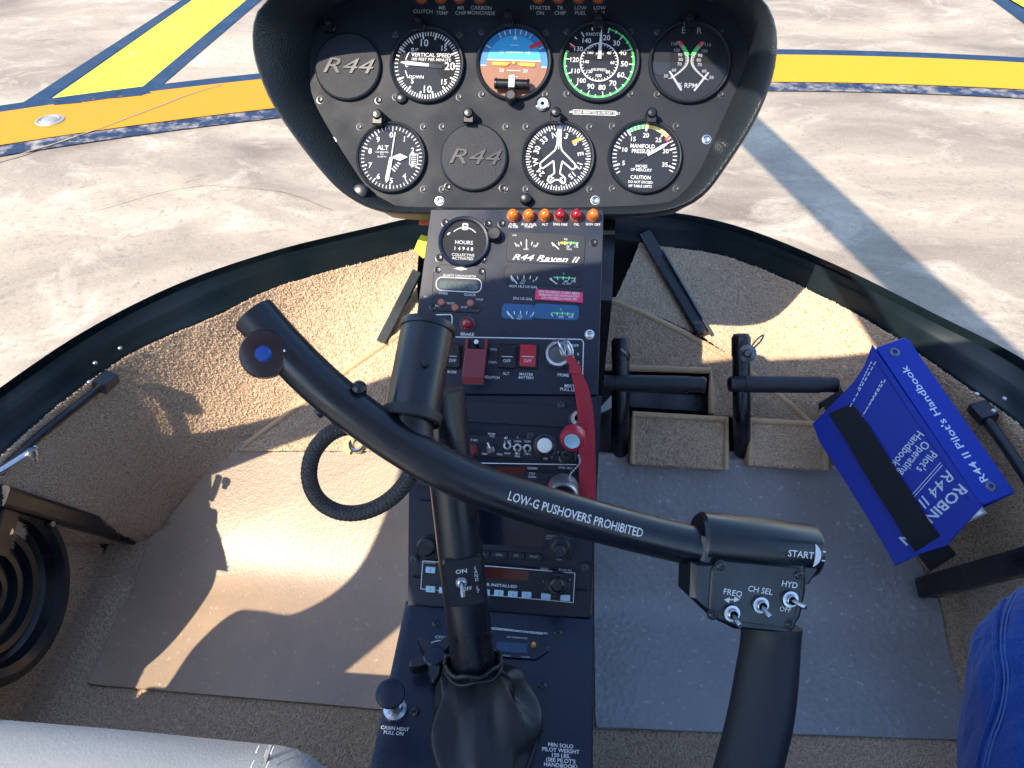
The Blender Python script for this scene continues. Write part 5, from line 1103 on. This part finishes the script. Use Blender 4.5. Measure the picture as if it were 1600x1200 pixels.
def btext(k, st, px, py, cap, rot_to, F=BF, h=.0008, **kw):
    """text centred on photo point px,py, reading direction towards the photo point rot_to"""
    a = on(F, px, py, h); b_ = on(F, *rot_to, h); k.M = F; k.text(st, a[0], a[1], cap, h, rot=math.atan2(b_[1] - a[1], b_[0] - a[0]), **kw)
k = MB()
d5 = lambda x, y: (1240 + x / 3, 500 + y / 3)
def dirn(p, dx, dy): return (p[0] + dx, p[1] + dy)
for st, z, c_ in (("Pilot's", (625, 665), .0100), ('Operating', (565, 650), .0100), ('Handbook', (535, 605), .0100)):
    p = d5(*z); btext(k, st, *p, c_, dirn(p, -31, 38), bold=.008, wide=.86)
p = d5(672, 790); btext(k, 'R44 II', *p, .013, dirn(p, -34, 36), shear=.2, wide=1.2); p = d5(652, 915); btext(k, 'ROBINSON', *p, .0122, dirn(p, -38, 34), bold=.02, wide=1.12)
k.build('lettering', 'silver_print', cv); k = MB(BF)
for dz in (0, 12): a, c = BFL(*d5(690 + dz * .6, 668 + dz)), BFL(*d5(548 + dz * .6, 828 + dz)); k.line(a, c, .0008, .0008)
k.build('ruled_lines', 'silver_print', cv); k = MB(BF)
for z0, z1 in (((385, 195), (260, 415)), ((365, 195), (300, 330)), ((430, 280), (310, 470)), ((415, 285), (330, 440))):
    for s in range(9):
        t0, t1 = s / 9, s / 9 + .075; A = [z0[0] + (z1[0] - z0[0]) * t0, z0[1] + (z1[1] - z0[1]) * t0]; B = [z0[0] + (z1[0] - z0[0]) * t1, z0[1] + (z1[1] - z0[1]) * t1]; k.line(BFL(*d5(*A)), BFL(*d5(*B)), .0014, .0008)
k.build('small_print', 'silver_print', cv, kind='stuff')
k = MB(); p = d5(700, 480); btext(k, "R44 II Pilot's Handbook", *p, .0098, dirn(p, -37, -52), SPF, .0012, bold=.008, wide=1.25); k.build('lettering', 'silver_print', spn)
for z in ((474, 150), (925, 780)):
    a = on(SPF, *d5(*z), .001); k = MB(SPF @ T((a[0], a[1], .0006))); k.lathe([(.003, .0012), (.005, .0016), (.0065, .0008), (.007, -.001)], 18); k.build('finger_ring', 'dark_steel', spn)
# strap over both
def d3(z, dd): p = d5(*z); r_ = ray(*p); n_ = V((BF[0][2], BF[1][2], BF[2][2])); o_ = E0 + n_ * dd; return CAM + r_ * ((o_ - CAM).dot(n_) / r_.dot(n_))
ls = [(118, 425, -.035), (130, 395, -.008), (235, 545, .003), (345, 735, .003), (450, 900, .003), (545, 1050, .002), (620, 1150, -.015), (640, 1180, -.04)]; rs = [(225, 315, -.035), (240, 345, -.008), (345, 485, .003), (455, 660, .003), (565, 830, .003), (660, 975, .002), (745, 1075, -.015), (765, 1100, -.04)]
A = crom([d3(z[:2], z[2]) for z in ls], 6); B = crom([d3(z[:2], z[2]) for z in rs], 6); k = MB(); vs = []; n_ = V((BF[0][2], BF[1][2], BF[2][2]))
for a, b_ in zip(A, B): vs += [a, b_, b_ + n_ * .002, a + n_ * .002]
k.add(vs, [(i * 4 + j, i * 4 + (j + 1) % 4, (i + 1) * 4 + (j + 1) % 4, (i + 1) * 4 + j) for i in range(len(A) - 1) for j in range(4)], None, True); k.build('strap', 'strap', cab)

# ================================================================== seat cushion (left)
sc_ = V((-.36, .05, 0)); seat = thing('seat', sc_, 'pale grey leather seat cushion beside the console', 'seat')
k = MB(); n, m = 36, 26; vs = []
for j in range(m + 1):
    for i in range(n + 1):
        u, v = i / n, j / m; x = -.60 + .50 * u; y = -.30 + .56 * v
        e = min(u, 1 - u) * .50; f = (1 - v) * .56; z = .375 - .03 * math.exp(-e / .018) - .035 * math.exp(-f / .02) + .004 * noise.noise(V((x * 6, y * 6, 0))); y2 = y - .035 * max(0, (u - .86) / .14) ** 2 * v
        vs.append((x, y2, z))
b0 = len(vs); k.add(vs, [(j * (n + 1) + i, j * (n + 1) + i + 1, (j + 1) * (n + 1) + i + 1, (j + 1) * (n + 1) + i) for j in range(m) for i in range(n)], None, True)
fr = [vs[m * (n + 1) + i] for i in range(n + 1)]; rt = [vs[j * (n + 1) + n] for j in range(m + 1)]
for L_ in (fr, rt):
    q = [(p[0], p[1], p[2]) for p in L_] + [(p[0] - (.02 if L_ is rt else 0), p[1] - .02, .27) for p in L_]; N_ = len(L_); k.add(q, [(i, i + 1, N_ + i + 1, N_ + i) for i in range(N_ - 1)], None, True)
k.build('cushion', 'seat_leather', seat)
sx = .86; k = MB(); k.tube([(-.60 + .50 * sx + .0, -.28 + .53 * i / 20, .374 + (0 if i < 19 else -.012) + .003 * noise.noise(V((-.17 * 6, (-.28 + .53 * i / 20) * 6, 0)))) for i in range(21)], .0022, 6); k.build('seam', 'seat_leather', seat)
k = MB()
for i in range(46):
    y_ = -.28 + .52 * i / 45
    for dx_ in (-.006, .006): k.tube([(-.60 + .50 * sx + dx_, y_, .3765 + .003 * noise.noise(V((-.17 * 6, y_ * 6, 0))) - (.004 if i > 42 else 0)), (-.60 + .50 * sx + dx_, y_ + .006, .3765 + .003 * noise.noise(V((-.17 * 6, y_ * 6, 0))) - (.006 if i > 42 else 0))], .0007, 5)
k.build('stitching', 'white_print', seat, kind='stuff')
k = MB(); k.box(-.62, -.3, 0, -.10, .215, .30); k.build('seat_base', 'carpet', seat)

# ================================================================== person: blue-jeaned leg at the right
kn_ = atd(1648, 992, .62); pts = [V((.36, -.20, .46)), atd(1720, 1420, .50), atd(1664, 1190, .56), kn_, kn_ + V((.10, .02, -.10)), kn_ + V((.14, -.02, -.33)), kn_ + V((.14, .03, -.40))]
me = bpy.data.meshes.new('person'); hipL = [V((.18, -.22, .45)), V((.16, .02, .45)), V((.17, .17, .43)), V((.18, .12, .12)), V((.18, .18, .04))]
vv_ = [V((.24, -.25, .46))] + pts + hipL + [V((.25, -.32, .70))]
ed_ = [(0, 1)] + [(i, i + 1) for i in range(1, 7)] + [(0, 8)] + [(i, i + 1) for i in range(8, 12)] + [(0, 13)]
me.from_pydata([v - V((.3, .1, 0)) for v in vv_], ed_, []); per = bpy.data.objects.new('person', me); COL.objects.link(per); per.location = (.3, .1, 0)
per.modifiers.new('skin', 'SKIN'); per.modifiers.new('sub', 'SUBSURF').levels = 2; per.modifiers['sub'].render_levels = 3
tx_ = bpy.data.textures.new('folds', 'CLOUDS'); tx_.noise_scale = .07; dm_ = per.modifiers.new('folds', 'DISPLACE'); dm_.texture = tx_; dm_.strength = .020; dm_.mid_level = .5
rr_ = [.12, .10, .084, .076, .064, .060, .055, .05, .10, .085, .075, .055, .05, .13]
for i, r_ in enumerate(rr_): me.skin_vertices[0].data[i].radius = (r_, r_)
me.skin_vertices[0].data[0].use_root = True; me.materials.append(M_['denim']); per['_o'] = (.3, .1, 0)
bpy.context.view_layer.update(); ev_ = per.evaluated_get(bpy.context.evaluated_depsgraph_get())
def skinpt(px, py):
    hit, loc, nrm, _ = ev_.ray_cast(per.matrix_world.inverted() @ CAM, ray(px, py)); return (per.matrix_world @ loc + nrm * .0012) if hit else None
for off_, r_s, nm_ in ((0, .0022, 'seam'), (9, .0007, 'stitching'), (15, .0007, 'stitching')):
    q_ = [skinpt(x_ + off_, y_) for x_, y_ in [(p.x, p.y) for p in crom([(1590, 905, 0), (1562, 960, 0), (1556, 1010, 0), (1562, 1060, 0), (1556, 1110, 0), (1540, 1160, 0), (1530, 1200, 0)], 8)]]; q_ = [p for p in q_ if p is not None]
    if len(q_) > 8: MB().tube(q_, r_s, 6).build(nm_, 'denim' if nm_ == 'seam' else 'denim_thread', per)
tag(per, 'person in bright blue jeans sitting with one knee beside the handbook', 'person')

# ================================================================== main rotor (throws the bar of shade on the apron)
hub = V((-.22, -.75, 2.6)); rot = thing('main_rotor', hub, 'white main rotor blade and mast above the cabin', 'rotor')
d = V((-.39, 1.24, 0)).normalized()
k = MB(frame(hub, d, V((0, 0, 1)).cross(d))); k.prism([(-4.8, -.105), (-4.8, .105), (4.8, .105), (4.8, -.105)][::-1][::-1], -.012, .012, .004); k.build('blade', 'skin_white', rot)
k = MB(); k.tube([(0, -.75, 1.25), (-.1, -.75, 1.9), hub], [.22, .10, .05], 16); k.build('mast', 'skin_white', rot)
